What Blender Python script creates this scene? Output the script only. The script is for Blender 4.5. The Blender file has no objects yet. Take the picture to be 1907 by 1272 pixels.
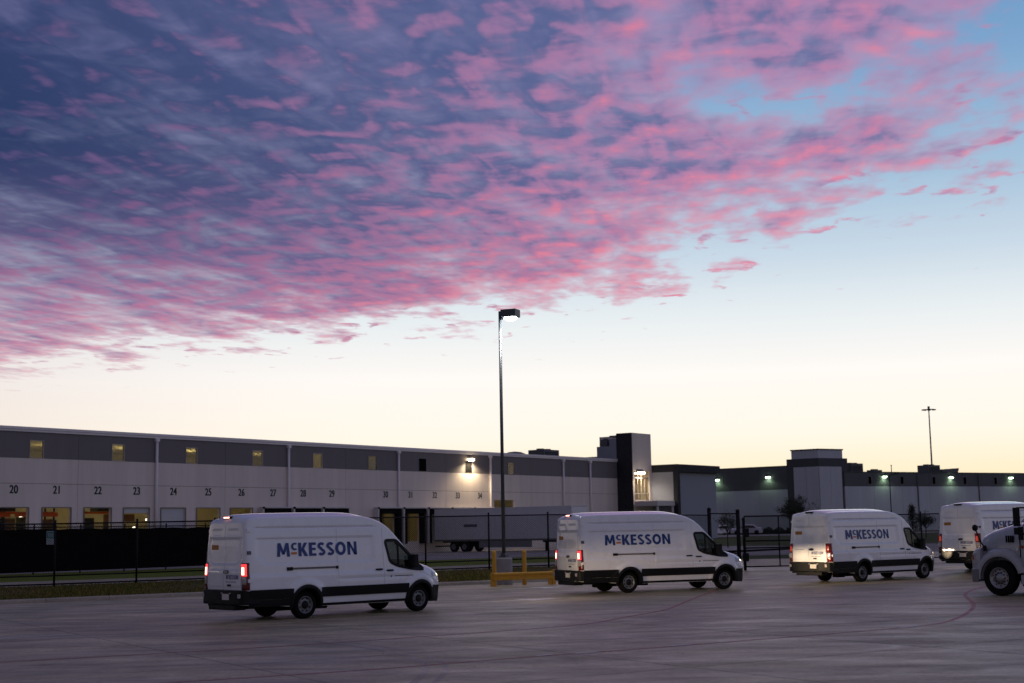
import bpy, bmesh, math, random
import numpy as np
from mathutils import Vector, Matrix
PI = math.pi
random.seed(7)
rng = np.random.default_rng(7)
scene = bpy.context.scene
col = scene.collection

def lin(r, g, b):
    f = lambda c: (c/255/12.92) if c/255 <= .04045 else ((c/255+.055)/1.055)**2.4
    return (f(r), f(g), f(b), 1)

# ------------------------------------------------------------------ camera
cam = bpy.data.cameras.new('camera'); cam_ob = bpy.data.objects.new('camera', cam); col.objects.link(cam_ob)
pitch, roll = math.radians(7.5228), math.radians(-1.021)
fw = Vector((0, math.cos(pitch), math.sin(pitch))); r0 = Vector((1, 0, 0)); u0 = r0.cross(fw)
rt = r0*math.cos(roll) + u0*math.sin(roll); up = u0*math.cos(roll) - r0*math.sin(roll)
M = Matrix((rt, up, -fw)).transposed().to_4x4(); M.translation = (0, 0, 2.19)
cam_ob.matrix_world = M
cam.lens = 50; cam.sensor_width = 36; cam.clip_start = .1; cam.clip_end = 6000
cam.dof.use_dof = True; cam.dof.focus_distance = 43; cam.dof.aperture_fstop = 1.8
scene.camera = cam_ob

# ------------------------------------------------------------------ sky
world = bpy.data.worlds.new('World'); scene.world = world; world.use_nodes = True
nt = world.node_tree; nt.nodes.clear(); L = nt.links.new
def N(t, **k):
    n = nt.nodes.new(t)
    for a, v in k.items(): setattr(n, a, v)
    return n
def put(sock, v):
    if isinstance(v, bpy.types.NodeSocket): L(v, sock)
    elif v is not None: sock.default_value = v
def ma(op, a, b=None, c=None, clamp=False):
    n = N('ShaderNodeMath', operation=op, use_clamp=clamp)
    for i, v in enumerate((a, b, c)):
        if v is not None: put(n.inputs[i], v)
    return n.outputs[0]
def sm(x, lo, hi, o0=0., o1=1.):
    n = N('ShaderNodeMapRange', interpolation_type='SMOOTHSTEP')
    for i, v in enumerate((x, lo, hi, o0, o1)): put(n.inputs[i], v)
    return n.outputs[0]
def mixc(f, a, b, mode='MIX'):
    n = N('ShaderNodeMix', data_type='RGBA', blend_type=mode)
    put(n.inputs[0], f); put(n.inputs[6], a); put(n.inputs[7], b); return n.outputs[2]
def ramp(x, stops, interp='LINEAR'):
    n = N('ShaderNodeValToRGB'); put(n.inputs[0], x); e = n.color_ramp.elements; n.color_ramp.interpolation = interp
    while len(e) < len(stops): e.new(.5)
    for i, (p, c) in enumerate(stops): e[i].position = p; e[i].color = c
    return n.outputs[0]
def hdr(c, k): return (c[0]*k, c[1]*k, c[2]*k, 1)
tc = N('ShaderNodeTexCoord'); sx = N('ShaderNodeSeparateXYZ'); L(tc.outputs['Generated'], sx.inputs[0])
X, Y, Z = sx.outputs
zc = ma('MAXIMUM', Z, 0.0)
# clear dawn sky: elevation ramps towards and away from the hidden sun
e = ma('MULTIPLY', zc, 1.6, clamp=True)      # sin(elevation)*1.6
S = lambda deg: min(1, math.sin(math.radians(deg))*1.6)
sunward = ramp(e, [(0, hdr(lin(255, 226, 170), 1.02)), (S(1.6), hdr(lin(255, 236, 196), 1.03)), (S(3.6), hdr(lin(255, 246, 230), 1.04)), (S(6), hdr(lin(253, 248, 243), 1.03)), (S(8.4), lin(232, 239, 242)),
                  (S(10.6), lin(202, 218, 232)), (S(13.5), lin(166, 195, 220)), (S(18), lin(126, 166, 206)), (S(22), lin(102, 148, 194)), (S(34), lin(80, 124, 176)), (1, lin(74, 104, 142))])
side = ramp(e, [(0, lin(226, 202, 190)), (S(4), lin(238, 222, 212)), (S(7), lin(226, 218, 218)), (S(9.5), lin(186, 196, 212)), (S(13), lin(140, 162, 194)), (S(19), lin(92, 122, 170)), (S(34), lin(72, 112, 166)), (1, lin(74, 104, 142))])
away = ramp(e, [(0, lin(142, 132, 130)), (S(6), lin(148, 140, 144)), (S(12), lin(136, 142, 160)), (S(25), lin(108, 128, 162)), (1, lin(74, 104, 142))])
hl = ma('SQRT', ma('ADD', ma('MULTIPLY', X, X), ma('MULTIPLY', Y, Y)))
az = math.radians(9)
cosaz = ma('DIVIDE', ma('ADD', ma('MULTIPLY', X, math.sin(az)), ma('MULTIPLY', Y, math.cos(az))), ma('MAXIMUM', hl, .001))
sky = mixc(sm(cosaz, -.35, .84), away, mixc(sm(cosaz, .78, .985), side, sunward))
# cloud sheet, a flat layer overhead seen in perspective
zd = ma('MAXIMUM', Z, .03)
px = ma('DIVIDE', X, zd); py = ma('DIVIDE', Y, zd)
cv = N('ShaderNodeCombineXYZ'); L(px, cv.inputs[0]); L(py, cv.inputs[1]); P = cv.outputs[0]
def vadd(v, o):
    n = N('ShaderNodeVectorMath', operation='ADD'); L(v, n.inputs[0]); put(n.inputs[1], o); return n.outputs[0]
def noise(v, rot, scale, sc=(1, 1, 1), detail=5, rough=.55, dist=0., off=(0, 0, 0), lac=2.0):
    m = N('ShaderNodeMapping'); L(v, m.inputs[0]); m.inputs['Rotation'].default_value = (0, 0, rot); m.inputs['Scale'].default_value = sc; m.inputs['Location'].default_value = off
    n = N('ShaderNodeTexNoise', noise_dimensions='2D'); L(m.outputs[0], n.inputs['Vector'])
    n.inputs['Scale'].default_value = scale; n.inputs['Detail'].default_value = detail; n.inputs['Roughness'].default_value = rough; n.inputs['Distortion'].default_value = dist; n.inputs['Lacunarity'].default_value = lac
    return n.outputs[0]
rotn = N('ShaderNodeVectorRotate', rotation_type='Z_AXIS'); L(P, rotn.inputs['Vector']); rotn.inputs['Angle'].default_value = math.radians(11)
def density(off):
    v = vadd(rotn.outputs[0], off)
    a = noise(v, 0, 3.9, (1, .46, 1), 4, .46, .25, (3.1, 1.7, 0))        # rows running away from the camera
    b = noise(v, 0, 11.5, (1, .42, 1), 3, .48, .35, (7.7, 4.1, 0))        # fine rows
    h = noise(v, 0, 10.0, (.62, .9, 1), 3, .50, .4, (2.2, 9.1, 0))       # ripples across the rows
    c = noise(v, 0, .8, (1, .8, 1), 3, .5, 0, (1.3, 8.2, 0))             # broad thick and thin areas
    return ma('ADD', ma('ADD', ma('MULTIPLY', a, .44), ma('MULTIPLY', b, .36)), ma('ADD', ma('MULTIPLY', ma('ADD', c, .28), .19), ma('MULTIPLY', h, .24)))
d0 = density((0, 0, 0)); d1 = density((.015, .085, 0))
wob = noise(P, 0, 2.4, (1, .6, 1), 4, .6, 0, (5, 5, 0))
edge_a = ma('MULTIPLY', ma('SUBTRACT', ma('SUBTRACT', 6.95, ma('MULTIPLY', px, .71)), py), .62)
edge_b = ma('MULTIPLY', ma('SUBTRACT', 1.56, px), .74)
edge_c = ma('MULTIPLY', ma('SUBTRACT', 2.78, ma('ADD', ma('MULTIPLY', px, .94), ma('MULTIPLY', py, .34))), 1.1)
edge = ma('SMOOTH_MIN', ma('SMOOTH_MIN', edge_a, edge_b, .3), edge_c, .3)
edge = ma('ADD', edge, ma('MULTIPLY', ma('SUBTRACT', wob, .5), 1.9))
cover = sm(edge, -.75, 1.15, -.66, .20)        # added to the density
pn = noise(P, 0, 5.2, (1, .75, 1), 4, .55, .3, (11.3, 4.2, 0))        # detached puffs beyond the edge
puff = ma('MULTIPLY', sm(pn, .56, .74, 0, .42), ma('MULTIPLY', sm(edge, -1.5, -.5), sm(edge, .7, .1)))
gaps = ma('MULTIPLY', ma('MULTIPLY', sm(px, -.7, -1.7), sm(py, 3.6, 5.2)), .09)      # the sheet breaks into rows on the left
dd = ma('SUBTRACT', ma('ADD', ma('ADD', d0, cover), puff), gaps)
thick = sm(dd, .44, .94)
thin = sm(dd, .38, .66)
far_in = sm(edge, .0, 1.6)                     # deep inside the sheet the light no longer reaches
left = sm(px, -1.5, .7)
lit = ma('ADD', ma('MULTIPLY', ma('SUBTRACT', d0, d1), 2.9), .50)
lit = ma('SUBTRACT', lit, ma('MULTIPLY', thick, .16))
lit = ma('ADD', lit, sm(py, 2.6, 6.2, -.24, .24))      # lower in the sky = nearer the sun's light
lit = ma('ADD', lit, sm(py, -.5, 2.2, -.40, 0))
lit = ma('ADD', lit, ma('MULTIPLY', ma('SUBTRACT', left, .5), .34))
lit = ma('ADD', lit, sm(edge, .1, 1.6, .12, -.08), clamp=True)
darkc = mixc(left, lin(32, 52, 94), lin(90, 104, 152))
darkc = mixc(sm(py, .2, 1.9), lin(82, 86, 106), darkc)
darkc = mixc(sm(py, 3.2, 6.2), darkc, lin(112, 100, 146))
midc = mixc(left, lin(84, 74, 120), lin(172, 128, 170))
midc = mixc(sm(py, 3.6, 6.6), midc, lin(168, 114, 154))
pinkc = mixc(left, lin(150, 84, 128), lin(234, 134, 158))
pinkc = mixc(sm(py, 4.6, 7.6), pinkc, lin(226, 142, 164))
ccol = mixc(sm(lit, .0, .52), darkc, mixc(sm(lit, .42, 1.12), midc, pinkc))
veil = mixc(sm(edge, -.2, 1.4), sky, mixc(left, lin(56, 80, 130), lin(132, 140, 188)))
veil = mixc(sm(py, 3.5, 7.0), veil, sky)
tcol = mixc(.5, mixc(.5, midc, pinkc), sky)
c1 = mixc(ma('MULTIPLY', thin, .72), mixc(sm(edge, -.1, 1.3, 0, .75), sky, veil), tcol)
c2 = mixc(ma('MULTIPLY', thick, .95), c1, ccol)
fade = sm(Z, .085, .125)
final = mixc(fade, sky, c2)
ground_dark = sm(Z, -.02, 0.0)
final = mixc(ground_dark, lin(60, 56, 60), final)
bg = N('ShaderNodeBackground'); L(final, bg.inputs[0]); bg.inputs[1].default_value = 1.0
wo = N('ShaderNodeOutputWorld'); L(bg.outputs[0], wo.inputs[0])
scene.view_settings.view_transform = 'Standard'; scene.view_settings.look = 'None'
scene.view_settings.exposure = 0; scene.view_settings.gamma = 1; scene.view_settings.use_curve_mapping = False
# ------------------------------------------------------------------ helpers
def tag(o, label=None, cat=None, group=None, kind=None):
    for k, v in (('label', label), ('category', cat), ('group', group), ('kind', kind)):
        if v: o[k] = v
    return o
def empty(name, loc=(0, 0, 0), rz=0., label=None, cat=None, group=None, kind=None):
    o = bpy.data.objects.new(name, None); col.objects.link(o); o.location = loc; o.rotation_euler = (0, 0, rz)
    o.empty_display_size = .2
    return tag(o, label, cat, group, kind)
def link(name, me, parent=None, loc=(0, 0, 0), rz=0.):
    o = bpy.data.objects.new(name, me); col.objects.link(o); o.location = loc; o.rotation_euler = (0, 0, rz)
    if parent: o.parent = parent
    return o
def copy_tree(o, parent=None):
    c = o.copy(); col.objects.link(c)
    if parent: c.parent = parent
    for ch in list(o.children): copy_tree(ch, c)
    return c

class MB:
    """collects faces, links them as one mesh object"""
    def __init__(s): s.v = []; s.f = []; s.m = []; s.sm = []
    def add(s, vs, fs, mi=0, smooth=False):
        b = len(s.v); s.v += [tuple(v) for v in vs]; s.f += [tuple(i+b for i in f) for f in fs]
        s.m += [mi]*len(fs); s.sm += [smooth]*len(fs); return s
    def box(s, x0, x1, y0, y1, z0, z1, mi=0, T=None):
        vs = [(x, y, z) for z in (z0, z1) for y in (y0, y1) for x in (x0, x1)]
        if T is not None: vs = [T @ Vector(v) for v in vs]
        return s.add(vs, [(0, 2, 3, 1), (4, 5, 7, 6), (0, 1, 5, 4), (1, 3, 7, 5), (3, 2, 6, 7), (2, 0, 4, 6)], mi)
    def tube(s, p, q, r, n=10, r2=None, mi=0, cap=True, smooth=True):
        p, q = Vector(p), Vector(q); d = (q-p).normalized(); a = d.orthogonal().normalized(); b = d.cross(a)
        r2 = r if r2 is None else r2
        vs = [c + (a*math.cos(2*PI*i/n)+b*math.sin(2*PI*i/n))*rr for c, rr in ((p, r), (q, r2)) for i in range(n)]
        s.add(vs, [(i, (i+1) % n, n+(i+1) % n, n+i) for i in range(n)], mi, smooth)
        if cap: s.add(vs, [tuple(range(n))[::-1], tuple(range(n, 2*n))], mi)
        return s
    def pipe(s, pts, r, n=8, mi=0):
        for a, b in zip(pts, pts[1:]): s.tube(a, b, r, n, mi=mi)
        return s
    def lathe(s, prof, n=24, axis='Y', c=(0, 0, 0), mi=0, smooth=True):
        """prof: (r, h) pairs"""
        vs = []
        for r, h in prof:
            for i in range(n):
                a = 2*PI*i/n; u, v = r*math.cos(a), r*math.sin(a)
                w = {'Y': (u, h, v), 'Z': (u, v, h), 'X': (h, u, v)}[axis]
                vs.append((w[0]+c[0], w[1]+c[1], w[2]+c[2]))
        fs = [(k*n+i, k*n+(i+1) % n, (k+1)*n+(i+1) % n, (k+1)*n+i) for k in range(len(prof)-1) for i in range(n)]
        return s.add(vs, fs, mi, smooth)
    def prism(s, poly, h0, h1, mi=0, axis='Z'):
        n = len(poly); f = {'Z': lambda a, b, h: (a, b, h), 'Y': lambda a, b, h: (a, h, b), 'X': lambda a, b, h: (h, a, b)}[axis]
        vs = [f(a, b, h0) for a, b in poly]+[f(a, b, h1) for a, b in poly]
        return s.add(vs, [tuple(range(n)), tuple(range(2*n-1, n-1, -1))]+[(i, i+n, (i+1) % n+n, (i+1) % n) for i in range(n)], mi)
    def mesh(s, name, mats, fix=True):
        me = bpy.data.meshes.new(name); me.from_pydata(s.v, [], s.f)
        for m in (mats if isinstance(mats, (list, tuple)) else [mats]): me.materials.append(m)
        me.polygons.foreach_set('material_index', s.m); me.polygons.foreach_set('use_smooth', s.sm)
        if fix:
            b = bmesh.new(); b.from_mesh(me); bmesh.ops.remove_doubles(b, verts=b.verts, dist=1e-5)
            bmesh.ops.recalc_face_normals(b, faces=b.faces); b.to_mesh(me); b.free()
        me.update(); return me
    def build(s, name, mats, parent=None, loc=(0, 0, 0), rz=0., bevel=0, auto=None, fix=True):
        me = s.mesh(name, mats, fix); o = link(name, me, parent, loc, rz)
        if auto: sharp(me, auto)
        if bevel:
            m = o.modifiers.new('bevel', 'BEVEL'); m.width = bevel; m.segments = 2; m.limit_method = 'ANGLE'; m.angle_limit = .6
        return o
def sharp(me, deg):
    b = bmesh.new(); b.from_mesh(me); t = math.radians(deg)
    for e in b.edges: e.smooth = not (len(e.link_faces) == 2 and e.calc_face_angle(0) > t)
    b.to_mesh(me); b.free()

def pch(xs, ys):
    xs, ys = np.array(xs, float), np.array(ys, float); h = np.diff(xs); d = np.diff(ys)/h; m = np.zeros_like(ys)
    m[0], m[-1] = d[0], d[-1]
    for i in range(1, len(xs)-1):
        if d[i-1]*d[i] > 0: w1, w2 = 2*h[i]+h[i-1], h[i]+2*h[i-1]; m[i] = (w1+w2)/(w1/d[i-1]+w2/d[i])
    def f(x):
        x = min(max(x, xs[0]), xs[-1]); i = min(int(np.searchsorted(xs, x, 'right'))-1, len(xs)-2); i = max(i, 0)
        t = (x-xs[i])/h[i]; t2, t3 = t*t, t*t*t
        return float((2*t3-3*t2+1)*ys[i]+(t3-2*t2+t)*h[i]*m[i]+(-2*t3+3*t2)*ys[i+1]+(t3-t2)*h[i]*m[i+1])
    return f
def sstep(x, a, b):
    t = min(1, max(0, (x-a)/(b-a))); return t*t*(3-2*t)
def inpoly(x, y, p):
    c = False; n = len(p)
    for i in range(n):
        x1, y1 = p[i]; x2, y2 = p[i-1]
        if (y1 > y) != (y2 > y) and x < (x2-x1)*(y-y1)/(y2-y1)+x1: c = not c
    return c
def offset_poly(p, d):
    """moves a polygon's corners outwards by d"""
    n = len(p); out = []; ar = sum(p[i-1][0]*p[i][1]-p[i][0]*p[i-1][1] for i in range(n)); sg = 1 if ar > 0 else -1
    for i in range(n):
        a, b, c = Vector(p[i-1]), Vector(p[i]), Vector(p[(i+1) % n])
        e1, e2 = (b-a).normalized(), (c-b).normalized(); n1, n2 = Vector((e1.y, -e1.x))*sg, Vector((e2.y, -e2.x))*sg
        k = (n1+n2); k = k/max(.35, (1+n1.dot(n2))); out.append((b.x+k.x*d, b.y+k.y*d))
    return out
def round_poly(p, r, n=5):
    out = []; m = len(p)
    for i in range(m):
        a, b, c = Vector(p[i-1]), Vector(p[i]), Vector(p[(i+1) % m])
        rr = min(r, (a-b).length*.45, (c-b).length*.45); p0 = b+(a-b).normalized()*rr; p1 = b+(c-b).normalized()*rr
        for k in range(n+1):
            t = k/n; q = p0*(1-t)**2+b*2*t*(1-t)+p1*t*t; out.append((q.x, q.y))
    return out

# ------------------------------------------------------------------ materials
def mat(name, c, rough=.6, metal=0., spec=.5, coat=0., emit=None, es=0., var=0., vscale=3., bump=0., bscale=40., back=None, sub=None):
    m = bpy.data.materials.new(name); m.use_nodes = True; t = m.node_tree; n = t.nodes; l = t.links.new
    p = n['Principled BSDF']; p.inputs['Base Color'].default_value = c if len(c) == 4 else (*c, 1)
    p.inputs['Roughness'].default_value = rough; p.inputs['Metallic'].default_value = metal; p.inputs['Specular IOR Level'].default_value = spec
    p.inputs['Coat Weight'].default_value = coat; p.inputs['Coat Roughness'].default_value = .04
    if emit: p.inputs['Emission Color'].default_value = emit; p.inputs['Emission Strength'].default_value = es
    if var or bump:
        tcn = n.new('ShaderNodeTexCoord')
        if var:
            a = n.new('ShaderNodeTexNoise'); a.inputs['Scale'].default_value = vscale; a.inputs['Detail'].default_value = 6; a.inputs['Roughness'].default_value = .65; l(tcn.outputs['Object'], a.inputs['Vector'])
            if 'wall' in name:      # rain streaks run down
                mp = n.new('ShaderNodeMapping'); mp.inputs['Scale'].default_value = (1.6, 1.6, .14); l(tcn.outputs['Object'], mp.inputs[0]); l(mp.outputs[0], a.inputs['Vector'])
            r = n.new('ShaderNodeMapRange'); l(a.outputs[0], r.inputs[0]); r.inputs[1].default_value = .25; r.inputs[2].default_value = .75; r.inputs[3].default_value = 1-var; r.inputs[4].default_value = 1+var
            x = n.new('ShaderNodeMix'); x.data_type = 'RGBA'; x.blend_type = 'MULTIPLY'; x.inputs[0].default_value = 1; x.inputs[6].default_value = p.inputs['Base Color'].default_value; l(r.outputs[0], x.inputs[7]); l(x.outputs[2], p.inputs['Base Color'])
            r2 = n.new('ShaderNodeMapRange'); l(a.outputs[0], r2.inputs[0]); r2.inputs[1].default_value = .3; r2.inputs[2].default_value = .7; r2.inputs[3].default_value = max(.02, rough*.8); r2.inputs[4].default_value = min(1, rough*1.2); l(r2.outputs[0], p.inputs['Roughness'])
        if bump:
            a = n.new('ShaderNodeTexNoise'); a.inputs['Scale'].default_value = bscale; a.inputs['Detail'].default_value = 4; l(tcn.outputs['Object'], a.inputs['Vector'])
            b = n.new('ShaderNodeBump'); b.inputs['Strength'].default_value = bump; b.inputs['Distance'].default_value = .02; l(a.outputs[0], b.inputs['Height']); l(b.outputs[0], p.inputs['Normal'])
    if back:     # unpainted inner side of a sheet
        g_ = n.new('ShaderNodeNewGeometry'); d = n.new('ShaderNodeBsdfDiffuse'); d.inputs[0].default_value = back; x = n.new('ShaderNodeMixShader')
        l(g_.outputs['Backfacing'], x.inputs[0]); l(p.outputs[0], x.inputs[1]); l(d.outputs[0], x.inputs[2]); l(x.outputs[0], n['Material Output'].inputs[0])
    return m
def glass(name, tint, refl=1.45, rough=.0):
    m = bpy.data.materials.new(name); m.use_nodes = True; t = m.node_tree; n = t.nodes; l = t.links.new; n.remove(n['Principled BSDF'])
    f = n.new('ShaderNodeFresnel'); f.inputs[0].default_value = refl; a = n.new('ShaderNodeBsdfTransparent'); a.inputs[0].default_value = (*tint, 1)
    b = n.new('ShaderNodeBsdfGlossy'); b.inputs['Roughness'].default_value = rough; x = n.new('ShaderNodeMixShader')
    g_ = n.new('ShaderNodeNewGeometry'); r_ = n.new('ShaderNodeMapRange'); l(g_.outputs['Backfacing'], r_.inputs[0]); r_.inputs[3].default_value = refl; r_.inputs[4].default_value = 1/refl; l(r_.outputs[0], f.inputs[0])   # thin sheet: same reflection from both sides
    l(f.outputs[0], x.inputs[0]); l(a.outputs[0], x.inputs[1]); l(b.outputs[0], x.inputs[2]); l(x.outputs[0], n['Material Output'].inputs[0]); return m
def emis(name, c, s):
    m = bpy.data.materials.new(name); m.use_nodes = True; t = m.node_tree; n = t.nodes; n.remove(n['Principled BSDF'])
    e = n.new('ShaderNodeEmission'); e.inputs[0].default_value = (*c[:3], 1); e.inputs[1].default_value = s; t.links.new(e.outputs[0], n['Material Output'].inputs[0]); return m

m_white = mat('white_paint', (.84, .87, .92), .28, coat=1.0, var=.04, vscale=1.2, back=(.03, .03, .03, 1))
m_black = mat('black_plastic', (.006, .0065, .008), .55, spec=.25, var=.2, vscale=6)
m_gap = mat('gap_dark', (.004, .004, .0045), .95, spec=.05)
m_rubber = mat('rubber', (.007, .007, .0075), .85, spec=.15, var=.25, vscale=9)
m_rim = mat('steel_rim', (.20, .205, .215), .45, metal=.6, var=.15, vscale=14)
m_chrome = mat('chrome', (.7, .7, .72), .18, metal=1.)
m_glass = glass('window_glass', (.55, .68, .63))
m_navy = mat('navy_vinyl', lin(22, 58, 128), .4)
m_orange = mat('orange_vinyl', lin(214, 120, 40), .45)
m_grey_vinyl = mat('grey_vinyl', (.12, .13, .16), .5)
m_plate = mat('number_plate', (.62, .6, .58), .5)
m_sticker = mat('amber_sticker', lin(176, 118, 40), .55)
m_red_lens = mat('red_lens', (.12, .004, .007), .15, coat=.5)
m_clear_lens = mat('clear_lens', (.45, .42, .44), .15, coat=.5)
m_red_lit = mat('brake_lamp_lit', (.4, .01, .015), .2, emit=(1, .05, .05, 1), es=1.5)
m_red_core = emis('brake_bulb', (1, .36, .28), 6)
m_red_dim = mat('tail_lamp_dim', (.10, .003, .005), .2, emit=(1, .05, .04, 1), es=.03)
m_red_dim_core = mat('tail_lamp_bulb_dim', (.12, .006, .005), .2, emit=(1, .12, .07, 1), es=.35)
m_head = emis('headlamp_lit', (1, .80, .55), 3.5)
m_mirror = mat('mirror_glass', (.02, .022, .026), .15)
m_seat = mat('seat_cloth', (.03, .032, .036), .9)
def lsp(a, b, n): return [a+(b-a)*i/(n-1) for i in range(n)]
def rect(x0, x1, z0, z1): return [(x0, z0), (x1, z0), (x1, z1), (x0, z1)]
# ------------------------------------------------------------------ ground, kerb, lawn, roads
def ground_mat(name, c1, c2, scale=.25, rough=.85, streak=0., fine=.5, spec=.3):
    m = bpy.data.materials.new(name); m.use_nodes = True; t = m.node_tree; n = t.nodes; l = t.links.new; p = n['Principled BSDF']
    g = n.new('ShaderNodeNewGeometry'); pos = g.outputs['Position']
    def ns(sc, det, rg, rot=0, scl=(1, 1, 1), dist=0):
        mp = n.new('ShaderNodeMapping'); l(pos, mp.inputs[0]); mp.vector_type = 'POINT'; mp.inputs['Rotation'].default_value = (0, 0, rot); mp.inputs['Scale'].default_value = scl
        a = n.new('ShaderNodeTexNoise'); a.inputs['Scale'].default_value = sc; a.inputs['Detail'].default_value = det; a.inputs['Roughness'].default_value = rg; a.inputs['Distortion'].default_value = dist; l(mp.outputs[0], a.inputs['Vector']); return a.outputs[0]
    def mr(x, a, b, c, d):
        r = n.new('ShaderNodeMapRange'); l(x, r.inputs[0])
        for i, v in enumerate((a, b, c, d)): r.inputs[i+1].default_value = v
        return r.outputs[0]
    def mul(a, b):
        x = n.new('ShaderNodeMath'); x.operation = 'MULTIPLY'; l(a, x.inputs[0]); l(b, x.inputs[1]); return x.outputs[0]
    base = ns(scale, 7, .62)
    x = n.new('ShaderNodeMix'); x.data_type = 'RGBA'; l(mr(base, .34, .66, 0, 1), x.inputs[0]); x.inputs[6].default_value = c1; x.inputs[7].default_value = c2
    f = mr(ns(9, 5, .7), .25, .75, 1-fine*.35, 1+fine*.35)
    if streak:
        s1 = mr(ns(1.0, 6, .65, .35, (.30, .8, 1), 1.3), .36, .66, 1-streak, 1.10); s2 = mr(ns(.55, 4, .6, 0, (.30, 1.2, 1), 1.4), .3, .62, 1-streak*.6, 1.12); f = mul(f, mul(s1, s2))
    if streak: f = mul(f, mul(mr(ns(.55, 8, .72, 1.1, (1, 1, 1), .8), .56, .72, 1, .72), mr(ns(2.6, 5, .6, .4), .62, .74, 1, .80)))
    y = n.new('ShaderNodeMix'); y.data_type = 'RGBA'; y.blend_type = 'MULTIPLY'; y.inputs[0].default_value = 1; l(x.outputs[2], y.inputs[6]); l(f, y.inputs[7]); l(y.outputs[2], p.inputs['Base Color'])
    l(mr(ns(.7, 6, .7, .5, (.45, 1, 1), .8), .3, .7, rough-.14, rough+.16), p.inputs['Roughness']); p.inputs['Specular IOR Level'].default_value = spec
    b = n.new('ShaderNodeBump'); b.inputs['Strength'].default_value = .35; b.inputs['Distance'].default_value = .02; l(ns(22, 4, .6), b.inputs['Height']); l(b.outputs[0], p.inputs['Normal'])
    return m
m_conc = ground_mat('yard_concrete', (.355, .31, .19, 1), (.61, .53, .335, 1), .22, .48, .42, 1.0, .5)
m_kerb = ground_mat('kerb_concrete', (.35, .32, .27, 1), (.45, .41, .35, 1), .8, .85)
m_court = ground_mat('court_concrete', (.27, .25, .24, 1), (.36, .33, .32, 1), .12, .85, .2)
m_path = ground_mat('path_gravel', (.36, .32, .24, 1), (.48, .43, .33, 1), .7, .95, 0, .8)
m_turf = ground_mat('turf_soil', (.055, .070, .022, 1), (.12, .075, .034, 1), .45, .95, 0, 1.2, .1)
m_lawn = ground_mat('far_lawn', (.12, .165, .014, 1), (.17, .22, .025, 1), .5, .95, 0, 1.0, .1)
m_earth = ground_mat('far_ground', (.06, .085, .028, 1), (.09, .105, .04, 1), .05, .95, 0, .8, .1)

def sheet(name, rows, m, kind='structure', smooth=True):
    """rows: polylines with the same number of 3d points, lofted"""
    k = len(rows[0]); mb = MB(); mb.add([p for r in rows for p in r], [(i*k+j, i*k+j+1, (i+1)*k+j+1, (i+1)*k+j) for i in range(len(rows)-1) for j in range(k-1)], 0, smooth)
    o = mb.build(name, m, fix=False); b = bmesh.new(); b.from_mesh(o.data)
    for f in b.faces:
        if f.normal.z < 0: f.normal_flip()
    b.to_mesh(o.data); b.free(); o['kind'] = kind; return o
def resample(line, n, z=None):
    L_ = [0]
    for a, b in zip(line, line[1:]): L_.append(L_[-1]+math.dist(a, b))
    out = []
    for i in range(n):
        s = L_[-1]*i/(n-1); k = max(j for j in range(len(L_)-1) if L_[j] <= s+1e-9); t = (s-L_[k])/(L_[k+1]-L_[k]); out.append(tuple(line[k][c]+(line[k+1][c]-line[k][c])*t for c in range(len(line[k]))))
    return out
KERB = [(-60, 20.6, 0), (-17.4, 48.3, 0), (-3.3, 57.5, 0), (7.6, 64.6, 0), (9.4, 66.2, 0), (10.2, 67.9, 0), (10.55, 70, 0), (10.6, 72.5, 0)]
FENCE = [(-60, 33.4, .30), (-17.7, 56.0, .30), (-1.97, 64.6, .40), (1.19, 66.5, .42), (9.7, 71.6, .30), (10.35, 72.0, .2)]
PATH_FAR = [(-60, 41, .27), (-16.5, 66.6, .28), (0, 79.0, .33), (13.5, 90, .25)]
GRASS_FAR = [(-60, 58, .15), (-21.9, 86.5, .18), (0, 103.0, .2), (16, 114, .2)]

# far ground: one sheet to the horizon, rising gently towards the far warehouse
def far_z(x, y): return -.06+.86*sstep(x, 4, 30)*sstep(y, 92, 190)
gx = [-3000, -800, -300, -120, -60]+lsp(-40, 140, 46)+[180, 300, 800, 3000]; gy = [-600, -100, -20]+lsp(0, 300, 61)+[400, 800, 2000, 5000]
mb = MB(); k = len(gy); mb.add([(x, y, far_z(x, y)) for x in gx for y in gy], [(i*k+j, (i+1)*k+j, (i+1)*k+j+1, i*k+j+1) for i in range(len(gx)-1) for j in range(k-1)], 0, True)
o = mb.build('ground', m_earth, fix=False); o['kind'] = 'structure'
# concrete yard in front, up to the kerb and out through the gate
def yard_z(x, y): return .24*sstep(.796*(x-12.44)+.605*(y-54.97), 4.0, 7.0)*sstep(x, 12.5, 15.5)*(1-sstep(y, 66, 71)*(1-sstep(x, 20, 26)))
def kerb_y(x):
    p = [(a, b) for a, b, _ in KERB]
    for (x0, y0), (x1, y1) in zip(p, p[1:]):
        if x <= x1 and x1 > x0: return y0+(y1-y0)*(x-x0)/(x1-x0)
    return 86.
xs = lsp(-60, 10.5, 48)+lsp(10.6, 30, 20)+[36, 44, 60, 90]
rows = []
for x in xs:
    y1 = kerb_y(x)-.02 if x < 10.55 else 92+.2*(x-10)
    rows.append([(x, y, yard_z(x, y)) for y in lsp(2., y1, 46)])
sheet('yard_pavement', rows, m_conc)
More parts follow.
